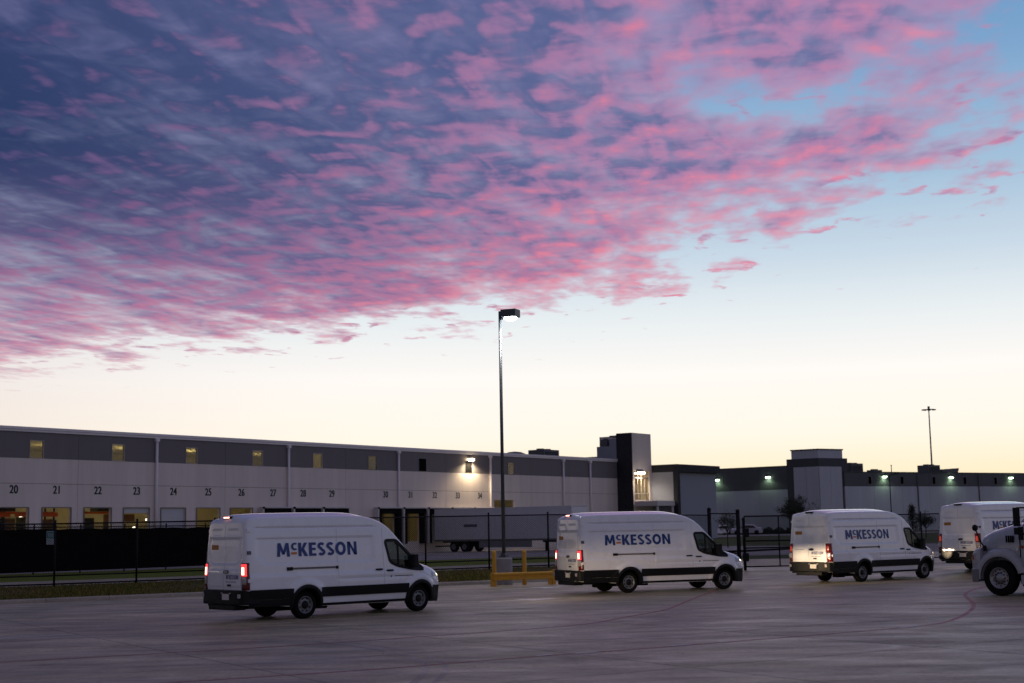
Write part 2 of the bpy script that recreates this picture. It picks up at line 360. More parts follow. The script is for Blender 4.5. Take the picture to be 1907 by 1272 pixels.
# lawn between kerb and fence, gravel path and verge behind it, truck court
n = 60; kb = resample([(x-.16*(.54 if True else 0), y+.16, .135) for x, y, _ in KERB], n); fb = resample(FENCE, n)
def blend(a, b, t): return [tuple(p[i]+(q[i]-p[i])*t for i in range(3)) for p, q in zip(a, b)]
rows = [kb]
for t in (.15, .4, .7, 1.0):
    rows.append([(x, y, z+.03*math.sin(x*.9)*math.sin(t*PI)) for x, y, z in blend(kb, fb, t)])
f2 = [(x-.35, y+.7, z) for x, y, z in fb]; rows.append(f2)
sheet('lawn_soil', rows, m_turf)
pf = resample(PATH_FAR, n); gf = resample(GRASS_FAR, n)
sheet('gravel_path', [f2, blend(f2, pf, .5), pf], m_path)
sheet('lawn', [pf, blend(pf, gf, .5), gf], m_lawn)
ct = resample([(-60, 58, .15), (-21.9, 86.5, .18), (0, 103, .2), (16, 114, .2), (24, 121, .25)], n); cf = resample([(-110, 58, 0), (-60, 110, 0), (0, 190, .1), (26, 215, .2)], n)
sheet('truck_court', [ct, blend(ct, cf, .3), blend(ct, cf, .65), cf], m_court)
# road crossing behind the gate, drawn 4 mm over the rising ground
rows = []
for x in lsp(11, 150, 50): rows.append([(x, y, max(far_z(x, y), -.05)+.03) for y in lsp(104+.05*x, 128+.05*x, 8)])
sheet('cross_road', rows, m_court)
rows = []
for x in lsp(20, 150, 44): rows.append([(x, y, far_z(x, y)+.03) for y in lsp(178+.1*x, 210-.1*x, 8)])
sheet('car_park', rows, m_court)
# kerb stones
root = empty('kerb', kind='structure'); pts = resample(KERB, 42)
for (a, b) in zip(pts, pts[1:]):
    a, b = Vector(a), Vector(b); d = (b-a); L_ = d.length; ang = math.atan2(d.y, d.x); mb = MB()
    prof = [(0, -.05), (0, .10), (.03, .14), (.16, .14), (.16, -.05)]
    vs = [(s, p[0], p[1]) for s in (.008, L_-.008) for p in prof]; m_ = len(prof)
    mb.add(vs, [tuple(range(m_)), tuple(range(2*m_-1, m_-1, -1))]+[(i, (i+1) % m_, (i+1) % m_+m_, i+m_) for i in range(m_)]); mb.build('kerb_stone', m_kerb, root, loc=a, rz=ang)
# grass blades on the near lawn
def blades(name, A, B, count, h, cols):
    a = np.array(A); b = np.array(B); i = rng.integers(0, len(a)-1, count*3); u = rng.random(count*3); t = rng.random(count*3)
    p = (a[i]*(1-u[:, None])+a[i+1]*u[:, None])*(1-t[:, None])+(b[i]*(1-u[:, None])+b[i+1]*u[:, None])*t[:, None]
    p = p[(p[:, 0] > -24) & (p[:, 0] < 12)][:count]; c = len(p); p[:, 2] -= .01
    hh = h*(.5+rng.random(c)); an = rng.random(c)*2*PI; w = .012+.012*rng.random(c); le = rng.normal(0, .5, (c, 2))*hh[:, None]
    dx = np.stack([np.cos(an)*w, np.sin(an)*w, np.zeros(c)], 1); tip = p+np.concatenate([le, hh[:, None]], 1)
    v = np.stack([p-dx, p+dx, tip], 1).reshape(-1, 3); me = bpy.data.meshes.new(name); me.vertices.add(3*c); me.vertices.foreach_set('co', v.ravel()); me.loops.add(3*c); me.loops.foreach_set('vertex_index', np.arange(3*c)); me.polygons.add(c); me.polygons.foreach_set('loop_start', np.arange(0, 3*c, 3)); me.polygons.foreach_set('material_index', rng.integers(0, len(cols), c))
    for m in cols: me.materials.append(m)
    me.update(calc_edges=True); me.validate(); o = link(name, me); o['kind'] = 'stuff'; o['label'] = 'mixed green and dry grass on the verge before the fence'; return o
gm = [mat('grass_green', (.10, .145, .022), .8, spec=.1), mat('grass_olive', (.19, .165, .035), .8, spec=.1), mat('grass_dry', (.30, .18, .06), .8, spec=.1), mat('grass_dark', (.05, .075, .016), .8, spec=.1)]
o = blades('grass', kb, f2, 70000, .07, gm)

# painted markings and tyre marks: thin sheets on the concrete
m_wline = ground_mat('white_road_paint', (.74, .72, .68, 1), (.86, .84, .80, 1), 1.5, .58, 0, .6, .5)
m_rline = ground_mat('red_road_paint', (.32, .085, .08, 1), (.43, .20, .165, 1), .9, .56, 0, 1.3, .5)
m_tyre = ground_mat('tyre_mark', (.27, .235, .185, 1), (.44, .38, .295, 1), .8, .50, .3, 1.0, .45)
def strip(name, pts, w, m, z=.004):
    pts = [Vector((p[0], p[1], yard_z(p[0], p[1])+z)) for p in pts]; mb = MB(); a, b = [], []
    for i, p in enumerate(pts):
        d = (pts[min(i+1, len(pts)-1)]-pts[max(i-1, 0)]).normalized(); nn = Vector((-d.y, d.x, 0))*w/2; a.append(p-nn); b.append(p+nn)
    k = len(pts); mb.add(a+b, [(i, i+1, k+i+1, k+i) for i in range(k-1)]); o = mb.build(name, m, fix=False); o['kind'] = 'structure'; return o
def smooth(pts, n=10):
    P_ = [Vector((*p, 0)) for p in pts]; P_ = [P_[0]*2-P_[1]]+P_+[P_[-1]*2-P_[-2]]; out = []
    for i in range(1, len(P_)-2):
        for k in range(n):
            t = k/n; a, b, c, d = P_[i-1:i+3]; q = .5*((2*b)+(c-a)*t+(2*a-5*b+4*c-d)*t*t+(3*b-a-3*c+d)*t**3); out.append((q.x, q.y))
    out.append((P_[-2].x, P_[-2].y)); return out
# sawn joints between the concrete slabs
m_joint = ground_mat('joint_filler', (.10, .09, .085, 1), (.17, .155, .14, 1), .8, .9)
def joints():
    root = empty('slab_joints', kind='structure'); mb = MB(); d1 = Vector((.848, .53)); d2 = Vector((-.53, .848)); o_ = Vector((0, 45.))
    for dv, ov, lo, hi in ((d1, d2, -6, 4), (d2, d1, -6, 6)):
        for k in range(lo, hi):
            base = o_+ov*(k*5.4+1.3); pts_ = []
            for i in range(-26, 27):
                p = base+dv*i*1.8
                if 8 < p.y < (kerb_y(p.x)-.15 if p.x < 10.5 else 64) and abs(p.x) < 34: pts_.append(p)
            for a, b in zip(pts_, pts_[1:]):
                if (b-a).length > 2: continue
                w = ov*.011; mb.add([(q.x, q.y, yard_z(q.x, q.y)+.0015) for q in (a-w, b-w, b+w, a+w)], [(0, 1, 2, 3)])
    o = mb.build('slab_joint', m_joint, root, fix=False); o['kind'] = 'stuff'
joints()

# grit and small litter blown over the yard
mb = MB(); rd = random.Random(5)
for i in range(160):
    x, y = rd.uniform(-14, 16), 18+34*rd.random()**1.5
    if y > kerb_y(min(x, 10))-.4: continue
    s_ = rd.uniform(.008, .022); a = rd.uniform(0, 2*PI); z = yard_z(x, y)
    q = [(x+s_*math.cos(a+k*PI/2)*(1 if k % 2 else .45), y+s_*math.sin(a+k*PI/2)*(1 if k % 2 else .45), z+.003) for k in range(4)]; mb.add(q+[(x, y, z+s_*.5)], [(0, 1, 4), (1, 2, 4), (2, 3, 4), (3, 0, 4)])
o = mb.build('litter', mat('litter_grit', (.10, .085, .07), .9, var=.4, vscale=1), fix=False); o['kind'] = 'stuff'; o['label'] = 'small stones and bits of litter scattered over the concrete yard'
RA = [(7.2, 52), (6.94, 49.99), (5.15, 43.04), (3.95, 38.43), (2.65, 35.52), (1.74, 33.54), (.59, 32.21), (-.01, 31.8), (-2.32, 30.0), (-5.29, 27.97), (-9.23, 25.88), (-16, 22.4)]
RB = [(17.5, 52), (14.8, 46.65), (13.47, 43.37), (12.13, 38.4), (10.93, 35.05), (9.47, 31.92), (8.24, 30.51), (6.21, 29.02), (3.93, 27.47), (1.88, 26.08), (-.04, 24.9), (-2.24, 23.37), (-5.14, 21.83), (-9, 19.6)]
for p in (RA, RB): strip('red_line', smooth(p), .11, m_rline)
for a, b, w in (((-11.9, 31.6), (-10.1, 33.0), .10), ((-12.9, 41.7), (-9.7, 42.7), .10), ((-2.1, 48.5), (.6, 50.4), .09), ((9.3, 59.1), (11.9, 62.8), .12), ((13.5, 42.4), (16.2, 44.6), .12)):
    strip('white_line', [a, b], w, m_wline)
for a, b in (((-.01, 31.8), (.8, 32.5)), ((.34, 25.2), (.62, 25.46)), ((1.0, 25.5), (1.42, 25.78)), ((2.8, 26.75), (3.25, 27.05)), ((3.8, 27.4), (4.0, 27.52)), ((8.0, 30.3), (8.5, 30.75))):
    strip('white_dash', [a, b], .10, m_wline, .008)
def arrow(tail, head):
    a, b = Vector(tail), Vector(head); d = (b-a).normalized(); n_ = Vector((-d.y, d.x)); mb = MB(); L_ = (b-a).length
    q = [a-n_*.12, a+d*L_*.5-n_*.12, a+d*L_*.5-n_*.55, b, a+d*L_*.5+n_*.55, a+d*L_*.5+n_*.12, a+n_*.12]
    mb.add([(p.x, p.y, .005) for p in q], [(0, 1, 5, 6), (2, 3, 1), (1, 3, 5), (3, 4, 5)]); o = mb.build('arrow_marking', m_wline, fix=False); o['kind'] = 'structure'
arrow((-1.1, 44.0), (1.5, 45.9)); arrow((-.5, 53.0), (2.0, 54.8))
for p, w in (([(-4.07, 29.41), (-2.78, 27.43), (-1.94, 25.65), (-1.51, 23.78), (-1.47, 22.22), (-1.6, 20)], .13), ([(-3.7, 29.6), (-2.45, 27.6), (-1.65, 25.8), (-1.2, 23.8), (-1.15, 22.2), (-1.3, 20)], .10),
             ([(-14, 33.5), (-8, 35.6), (-3, 37.0), (2, 39.5), (7, 43)], .16), ([(-12, 30.6), (-6, 33.4), (0, 35.6), (6, 39.4)], .13), ([(1, 30), (5, 31.2), (10, 33.2), (15, 36)], .14)):
    strip('tyre_mark', smooth(p), w, m_tyre, .0025)

# ------------------------------------------------------------------ left warehouse with dock doors (local: x along the wall, y into the building)
m_wall = mat('tilt_wall_light', (.72, .65, .585), .85, var=.11, vscale=.5, bump=.08)
m_band = mat('tilt_wall_grey', (.18, .165, .165), .85, var=.13, vscale=.5, bump=.08)
m_trim = mat('roof_trim', (.80, .76, .76), .5, var=.05)
m_roof = mat('roof_membrane', (.22, .22, .23), .8, var=.1)
m_pier = mat('dark_pier', (.016, .018, .024), .8, var=.1)
m_frame = mat('window_frame', (.16, .15, .14), .5)
m_pane = glass('pane', (.85, .85, .74), 1.5, .02)
m_pane_dark = mat('dark_pane', (.010, .014, .014), .12, coat=.3)
m_door = mat('dock_door_white', (.50, .52, .55), .5, var=.05)
m_num = mat('number_paint', (.012, .014, .02), .6)
m_shelter = mat('dock_shelter', (.006, .006, .007), .9, spec=.1, var=.2)
m_pad = mat('dock_header', (.58, .55, .54), .6, var=.06)
m_in = mat('hall_wall', (.45, .41, .30), .9)
m_infl = mat('hall_floor', (.2, .19, .17), .6)
m_rack_o = mat('rack_orange', (.62, .10, .03), .5)
m_rack_b = mat('rack_blue', (.03, .05, .12), .5)
m_carton = mat('carton', (.20, .14, .085), .8, var=.2, vscale=1)
m_wrap = mat('wrapped_goods', (.05, .055, .06), .35, var=.3, vscale=1)
m_hall = emis('hall_lamp', (1, .80, .42), 55)
m_spot = emis('hall_spot', (1, .86, .60), 5)
BAY = 3.66
WH = empty('warehouse', (-35.83, 102.18, 0), math.atan2(.8092, .5875), 'long pale warehouse with numbered dock doors and a grey upper band', 'warehouse')
def wallcells(x0, x1, z0, z1, holes, y0=0., y1=.22, mb=None, mi=0):
    mb = mb or MB(); xs = sorted({x0, x1}|{h[0] for h in holes}|{h[1] for h in holes}); zs = sorted({z0, z1}|{h[2] for h in holes}|{h[3] for h in holes})
    xs = [x for x in xs if x0 <= x <= x1]; zs = [z for z in zs if z0 <= z <= z1]
    ix, iz = {x: i for i, x in enumerate(xs)}, {z: i for i, z in enumerate(zs)}
    hole = lambda i, j: any(h[0]-1e-6 <= xs[i] and xs[i+1] <= h[1]+1e-6 and h[2]-1e-6 <= zs[j] and zs[j+1] <= h[3]+1e-6 for h in holes)
    nx, nz = len(xs), len(zs); V_ = [(x, y, z) for y in (y0, y1) for x in xs for z in zs]; k = nx*nz; F_ = []
    ok = lambda i, j: 0 <= i < nx-1 and 0 <= j < nz-1 and not hole(i, j)
    for i in range(nx-1):
        for j in range(nz-1):
            if not ok(i, j): continue
            a, b, c, d = i*nz+j, (i+1)*nz+j, (i+1)*nz+j+1, i*nz+j+1; F_ += [(a, b, c, d), (d+k, c+k, b+k, a+k)]
            for (p, q, ni, nj) in ((a, b, i, j-1), (b, c, i+1, j), (c, d, i, j+1), (d, a, i-1, j)):
                if not ok(ni, nj): F_.append((q, p, p+k, q+k))
    return mb.add(V_, F_, mi)
ZD, ZP, ZB, ZR = 4.33, 6.09, 7.92, 9.98
J = .012
docks = {0: 20, 1: 21, 2: 22, 3: 23, 4: 24, 5: 25, 6: 26, 7: 27, 8: 28, 9: 29, 11: 30, 12: 31, 13: 32, 14: 33, 15: 34}
holes = [((t-.332)*BAY, (t+.332)*BAY, 1.2, ZD) for t in docks]+[((-1-.332)*BAY, (-1+.332)*BAY, 1.2, ZD), (15.66*BAY, 16.62*BAY, 1.2, 5.25)]
wins = [((t-.165)*BAY, (t+.165)*BAY, ZB, 9.24) for t in [-1.5+2*i for i in range(10)]]
seams = [-2.5+2*i for i in range(0, 12)]+[22.3]; seams[-2] = 19.5
for a, b in zip(seams, seams[1:]):
    x0, x1 = a*BAY+J, b*BAY-J
    pick = lambda hs: [h for h in hs if h[0] > x0-.01 and h[1] < x1+.01]
    wallcells(x0, x1, -.3, ZP-J, pick(holes)).build('wall_panel', m_wall, WH)
    wallcells(x0, x1, ZP+J, ZB-J*.5, []).build('wall_panel', m_wall, WH)
    wallcells(x0, x1, ZB+J*.5, ZR, pick(wins)).build('wall_panel', m_band, WH)
mb = MB(); mb.box(-2.5*BAY, 22.3*BAY, .10, .2, -.3, .9); 
for s in seams: mb.box(s*BAY-.1, s*BAY+.1, .1, .2, -.3, ZR-.05)
mb.box(-2.5*BAY, 22.3*BAY, .1, .2, ZP-.1, ZP+.1); 
mb.build('joint_sealant', m_gap, WH)
mb = MB(); mb.box(-2.55*BAY, 22.3*BAY, -.16, .30, ZR, ZR+.20); mb.box(-2.55*BAY, 22.3*BAY, -.10, .0, ZR-.16, ZR-.005); mb.build('roof_trim', m_trim, WH, bevel=.015)
mb = MB(); mb.add([(-2.5*BAY, .3, ZR+.02), (22.3*BAY, .3, ZR+.02), (22.3*BAY, 40, ZR+.75), (-2.5*BAY, 40, ZR+.75), (-2.5*BAY, 40, 0), (22.3*BAY, 40, 0), (-2.5*BAY, .3, 0)], [(0, 1, 2, 3), (3, 2, 5, 4)]); mb.build('roof', m_roof, WH)
mb = MB(); mb.box(-2.52*BAY-.2, -2.52*BAY, 0, 40, -.3, ZR); mb.build('end_wall', m_wall, WH)
mb = MB(); mb.box(22.32*BAY, 22.32*BAY+.2, 4.5, 40, -.3, ZR); mb.build('end_wall', m_wall, WH)
for t in (-.5, 3.5, 7.48, 11.49, 15.47, 19.16, 20.66):
    mb = MB(); mb.tube((t*BAY, -.13, 1.0), (t*BAY, -.13, ZR-.3), .115, 10); mb.box(t*BAY-.17, t*BAY+.17, -.28, -.01, ZR-.42, ZR-.17); 
    for z in (3.2, 5.4, 7.6): mb.box(t*BAY-.12, t*BAY+.12, -.06, -.001, z, z+.06)
    mb.build('downspout', m_trim, WH)
for i, (x0, x1, z0, z1) in enumerate(wins):
    t = -1.5+2*i; mb = MB(); w = .05
    f = wallcells(x0, x1, z0, z1, [(x0+w, x1-w, z0+w, z1-w)], -.03, .05).build('window', m_frame if t > 9.8 else mat('window_frame_light', (.42, .38, .33), .6) if i == 0 else bpy.data.materials['window_frame_light'], WH)
    mb = MB(); mb.box(x0+w-.01, x1-w+.01, .0, .01, z0+w-.01, z1-w+.01); mb.build('pane', m_pane if t < 11 or t > 16 else m_gap, f)
    if 10 < t < 11 or t > 16: mb = MB(); mb.box((x0+x1)/2-.15, x1-w, .06, .08, z0+w, z0+.95); mb.build('blind', m_pane_dark, f)
# dock numbers: flat paint on the wall
def text_mesh(body, h, wx=1., bold=.012):
    cu = bpy.data.curves.new('text', 'FONT'); cu.body = body; cu.size = h*1.39; cu.align_x = 'CENTER'; cu.offset = bold; cu.space_character = 1.04
    ob = bpy.data.objects.new('text', cu); col.objects.link(ob); dg = bpy.context.evaluated_depsgraph_get(); me = bpy.data.meshes.new_from_object(ob.evaluated_get(dg)); bpy.data.objects.remove(ob); bpy.data.curves.remove(cu)
    for v in me.vertices: v.co.x *= wx
    return me
for t, n_ in list(docks.items())+[(-1, 19), (16.05, 35)]:
    me = text_mesh(str(n_), .60, .82); b3 = MB()
    for k_, dx in enumerate((-.022, 0, .022)): b3.add([(v.co.x+dx, v.co.y, .001*k_) for v in me.vertices], [tuple(p.vertices) for p in me.polygons])
    o = b3.build('dock_number', m_num if n_ < 35 else m_grey_vinyl, WH, fix=False); o.location = (t*BAY, -.004, 5.38); o.rotation_euler = (PI/2, 0, 0)
# doors
def dock_leaf(t, z0, top=ZD, m=m_door, secs=4, w=.332, y=.10):
    x0, x1 = (t-w)*BAY+.01, (t+w)*BAY-.01; n_ = max(1, round((top-z0)/.76)); root = empty('dock_door'); root.parent = WH
    for i in range(n_):
        a = z0+(top-z0)*i/n_; b = z0+(top-z0)*(i+1)/n_; mb = MB(); mb.box(x0, x1, y, y+.05, a+.008, b-.008); mb.build('door_section', m, root)
    return root
dock_leaf(4, 1.2); dock_leaf(3, 3.95); dock_leaf(-1, 1.2)
for t in (13, 14, 15): dock_leaf(t, 1.2)
m_yel = mat('dock_door_cream', (.46, .42, .24), .6); 
for t in (7, 8, 9): dock_leaf(t, 1.2)
for t in [k for k in docks if k not in (7, 8, 9, 11, 12, 13, 14, 15)]:
    mb = MB(); x0, x1 = (t-.332)*BAY, (t+.332)*BAY
    mb.box(x0-.09, x0-.003, -.05, -.002, 1.25, ZD+.06); mb.box(x1+.003, x1+.09, -.05, -.002, 1.25, ZD+.06); mb.box(x0-.003, x1+.003, -.05, -.002, ZD+.003, ZD+.07)
    mb.box(x0, x1, -.25, -.01, .75, 1.15); mb.build('door_surround', m_frame, WH)
# dock shelters
for t in (7, 8, 9, 11, 12, 13, 14, 15):
    sh = empty('dock_shelter'); sh.parent = WH; c = t*BAY; w = 1.62; hw = w if t not in (12,) else w
    mb = MB(); mb.box(c-w, c-w+.42, -.62, -.01, 1.0, 4.33); mb.box(c+w-.42, c+w, -.62, -.01, 1.0, 4.33); mb.box(c-w+.42, c+w-.42, -.60, -.01, 3.85, 4.31); mb.build('curtain', m_shelter, sh, bevel=.03)
    mb = MB(); mb.box(c-w-.03, c+w+.03, -.70, -.01, 4.335, 4.47); mb.build('header', m_pad, sh, bevel=.03)
    mb = MB(); mb.box(c-w-.20, c-w-.005, -.66, -.01, 1.0, 4.33); mb.build('side_frame', m_pad, sh, bevel=.02)
    mb = MB(); mb.box(c-w-.22, c-w+.0, -.72, -.67, 4.30, 4.46); mb.build('end_cap', m_shelter, sh)
# hall interior behind the open doors
I = empty('hall_interior'); I.parent = WH
def part(name, m, par, fn, **k): mb = MB(); fn(mb); return mb.build(name, m, par, **k)
part('hall_floor', m_infl, I, lambda b: b.box(-2.4*BAY, 17*BAY, .23, 18, 1.05, 1.19))
part('hall_wall', m_in, I, lambda b: (b.box(-2.4*BAY, 17*BAY, 18, 18.2, 1.0, 9.8), b.box(10.8*BAY, 10.85*BAY, .24, 18, 1.2, 9.8), b.box(17*BAY, 17.05*BAY, .24, 18, 1.2, 9.8)))
part('hall_ceiling', m_in, I, lambda b: b.box(-2.4*BAY, 17*BAY, .24, 18.2, 9.7, 9.78))
for t in (-1, 1, 3, 5, 7, 9.5, 12, 16.2): part('strip_lamp', m_hall, I, lambda b: b.box(t*BAY-.6, t*BAY+.6, 9.0, 9.4, 8.1, 8.16))
for t, y, z in ((1.9, 9, 3.75), (2.28, 10, 3.7), (1.45, 12, 4.1), (3.2, 9, 3.6), (5.1, 8, 3.5), (4.95, 9, 2.9), (.9, 11, 3.7), (6.4, 8.5, 5.5), (4.6, 9, 8.1), (6.6, 9, 8.2)): part('hall_spot', m_spot, I, lambda b: b.box(t*BAY-.10, t*BAY+.10, y, y+.1, z, z+.12))
for a, b_ in ((-1.6, .5), (.55, 1.75), (2.5, 3.5)):
    rk = part('storage_rack', m_rack_b, I, lambda m_: [m_.box(x*BAY-.05, x*BAY+.05, y, y+.1, 1.2, 6.5) for x in lsp(a, b_, max(2, int((b_-a)*1.4)+1)) for y in (4, 5.1)])
    part('rack_beam', m_rack_o, rk, lambda m_: [m_.box(a*BAY, b_*BAY, 3.9, 4.0, z, z+.16) for z in (2.5, 3.98, 5.4)])
    for x in lsp(a+.15, b_-.15, int((b_-a)*3.2)):
        for z in (1.2, 2.68, 4.16):
            h = random.uniform(.7, 1.1); 
            if random.random() < .8: part('pallet_load', random.choice((m_carton, m_wrap, m_wrap)), I, lambda m_: m_.box(x*BAY-.5, x*BAY+.45, 4.05, 5.0, z+.01, z+h))
for t in (11, 12): part('lit_bay_sheet', mat('bay_light_yellow', (.30, .24, .05), .6, emit=(1, .75, .15, 1), es=.0) if t == 11 else bpy.data.materials['bay_light_yellow'], I, lambda b: b.box((t-.25)*BAY, (t+.2)*BAY, .8, .84, 1.2, 4.2))  # plain sheets whose yellow colour stands in for the lit hall behind
part('door_beam', m_rack_o, I, lambda b: b.box(-.6*BAY, .32*BAY, 2.0, 2.12, 3.72, 4.06)); part('door_beam', m_rack_o, I, lambda b: b.box(.5*BAY, 1.5*BAY, 2.3, 2.42, 3.75, 4.05)); part('door_beam', mat('beam_brown', (.20, .09, .04), .6), I, lambda b: b.box(2.6*BAY, 3.4*BAY, 2.0, 2.12, 3.35, 3.9))
# end tower, entrance block
T0, T1 = 22.32, 23.50
part('tower', m_wall, WH, lambda b: wallcells(T0*BAY, T1*BAY, -.3, 13.2, [(22.42*BAY, 23.34*BAY, 5.3, 8.75)], -2.1, -1.8, b))
part('tower_side', m_pier, WH, lambda b: b.box(T0*BAY-.12, T0*BAY-.003, -2.1, .0, -.3, 13.2))
part('tower_return', m_wall, WH, lambda b: b.box(T1*BAY-.25, T1*BAY, -1.798, 5, -.3, 13.2))
part('tower_roof', m_roof, WH, lambda b: b.box(T0*BAY+.01, T1*BAY-.26, -1.79, 1.0, 12.8, 13.0))
part('stair_block', mat('stair_block_wall', (.26, .28, .33), .85, var=.05), WH, lambda b: b.prism([(.01, 9.0), (.01, 12.6), (.98, 12.6), (.98, 11.75), (2.75, 11.75), (2.75, 10.6), (9.0, 10.6), (9.0, 9.0)], T0*BAY-.10, T1*BAY-.26, axis='X'))
part('curtain_wall', mat('mullion', (.45, .40, .36), .4), WH, lambda b: [b.box(x*BAY-.05, x*BAY+.05, -1.99, -1.89, 5.3, 8.75) for x in (22.435, 22.66, 22.88, 23.10, 23.325)]+[b.box(22.42*BAY, 23.34*BAY, -2.0, -1.88, z, z+.1) for z in (5.31, 6.05, 7.9)])
part('lobby_wall', mat('lobby_tan', (.48, .33, .22), .8), WH, lambda b: b.box(T0*BAY, T1*BAY-.26, .6, .7, 4.9, 9)); part('lobby_floor', m_infl, WH, lambda b: b.box(T0*BAY, T1*BAY-.26, -1.79, .59, 4.9, 5.25))
part('lobby_lamp', emis('lobby_glow', (1, .70, .42), 7), WH, lambda b: b.box(22.55*BAY, 23.2*BAY, -1.2, -.6, 8.85, 8.9))
part('lobby_glass', m_pane, WH, lambda b: b.box(22.42*BAY, 23.34*BAY, -1.945, -1.935, 5.4, 8.7))
eb = part('entrance_block', mat('blue_grey_wall', (.30, .32, .37), .85, var=.05), WH, lambda b: b.box(T1*BAY+.03, 26.4*BAY, -5.0, 6, -.3, 8.6))
part('entrance_fascia', m_pier, WH, lambda b: b.box(T1*BAY+.02, 26.42*BAY, -5.6, 6.1, 8.61, 9.5))
part('entrance_pier', m_pier, WH, lambda b: b.box(T1*BAY+.01, T1*BAY+.6, -5.6, -5.005, -.3, 8.605))
part('canopy', m_pad, WH, lambda b: b.box(22.36*BAY, T1*BAY-.02, -5.2, -2.15, 4.60, 5.18), bevel=.03)
for x in (22.45, 23.40): part('canopy_column', m_pad, WH, lambda b: b.tube((x*BAY, -5.0, -.2), (x*BAY, -5.0, 4.59), .15))
def top_thing(name, lab, cat, grp, parts, loc, rz=0.):
    r = empty(name, loc, rz, lab, cat, grp)
    for n_, m, fn in parts: part(n_, m, r, fn)
    return r
A_ = WH.rotation_euler[2]
def whp(x, y, z): v = Matrix.Rotation(A_, 3, 'Z') @ Vector((x, y, 0)); return (v.x-35.83, v.y+102.18, z)
m_unit = mat('unit_casing', (.10, .105, .11), .6, var=.1)
def unit(lab, loc, w, d, h, rz, grp, m=m_unit):
    top_thing('rooftop_unit', lab, 'air conditioner', grp, [('casing', m, lambda b: b.box(-w/2, w/2, -d/2, d/2, .12, h)), ('kerb_frame', m_frame, lambda b: b.box(-w/2+.1, w/2-.1, -d/2+.1, d/2-.1, -.3, .119)), ('fan_cowl', m_frame, lambda b: (b.tube((-w*.22, 0, h+.002), (-w*.22, 0, h+.16), min(w, d)*.2, 14), b.tube((w*.22, 0, h+.002), (w*.22, 0, h+.16), min(w, d)*.2, 14))),
              ('louvre', m_pier, lambda b: [b.box(-w/2+.15, w/2-.15, -d/2-.02, -d/2-.004, .35+i*.18, .45+i*.18) for i in range(int((h-.5)/.18))])], loc, rz)
unit('dark box unit on the stepped block left of the tall dark pier', whp(22.6*BAY, 2.15, 11.76), 1.1, 1.0, .85, A_, 'rooftop units')
unit('dark rooftop unit on the pale warehouse left of the stepped block', whp(19.75*BAY, 4, 10.2), 3.0, 2.2, .9, A_, 'rooftop units')
top_thing('skylight', 'low rounded skylight on the pale warehouse roof', 'skylight', None, [('dome', m_roof, lambda b: b.lathe([(1.3, 0), (1.15, .25), (.7, .42), (0, .5)], 20, 'Z')), ('base', m_frame, lambda b: b.tube((0, 0, -.25), (0, 0, -.002), 1.35, 20))], whp(17.9*BAY, 3.2, 10.2), A_)

# wall lamps
def wall_light(lab, loc, rz, colr, power, grp, es=40, size=.36, beam=True):
    """local: y- points out of the wall"""
    r = empty('wall_light', loc, rz, lab, 'wall lamp', grp)
    part('housing', m_frame, r, lambda b: b.prism([(-.30, -.16), (-.02, .18), (-.005, .18), (-.005, -.16)], -size/2, size/2, axis='X'))
    part('lens', emis('lamp_lens_%s' % grp.split()[0], colr, es) if 'lamp_lens_%s' % grp.split()[0] not in bpy.data.materials else bpy.data.materials['lamp_lens_%s' % grp.split()[0]], r, lambda b: b.prism([(-.36, -.162), (-.34, -.34), (-.10, -.40), (-.06, -.165)], -size/2+.03, size/2-.03, axis='X'))
    l = bpy.data.lights.new('wall_light_glow', 'SPOT'); l.energy = power; l.color = colr[:3]; l.spot_size = math.radians(155); l.spot_blend = .6; l.shadow_soft_size = .12
    lo = bpy.data.objects.new('wall_light_glow', l); col.objects.link(lo); lo.parent = r; lo.location = (0, -.46, -.46); lo.rotation_euler = Vector((0, .10, -1)).to_track_quat('-Z', 'Y').to_euler()
    return r
wall_light('bright warm wall lamp above the small dark window of the pale warehouse', whp(14.52*BAY, -.11, 9.55), A_, (1, .78, .50), 1100, 'warm wall lamps', 30, .7)
wall_light('bright wall lamp over the glazed entrance beside the dark pier', whp(22.72*BAY, -2.16, 8.75), A_, (1, .84, .66), 420, 'entrance lamps', 25, 1.3)

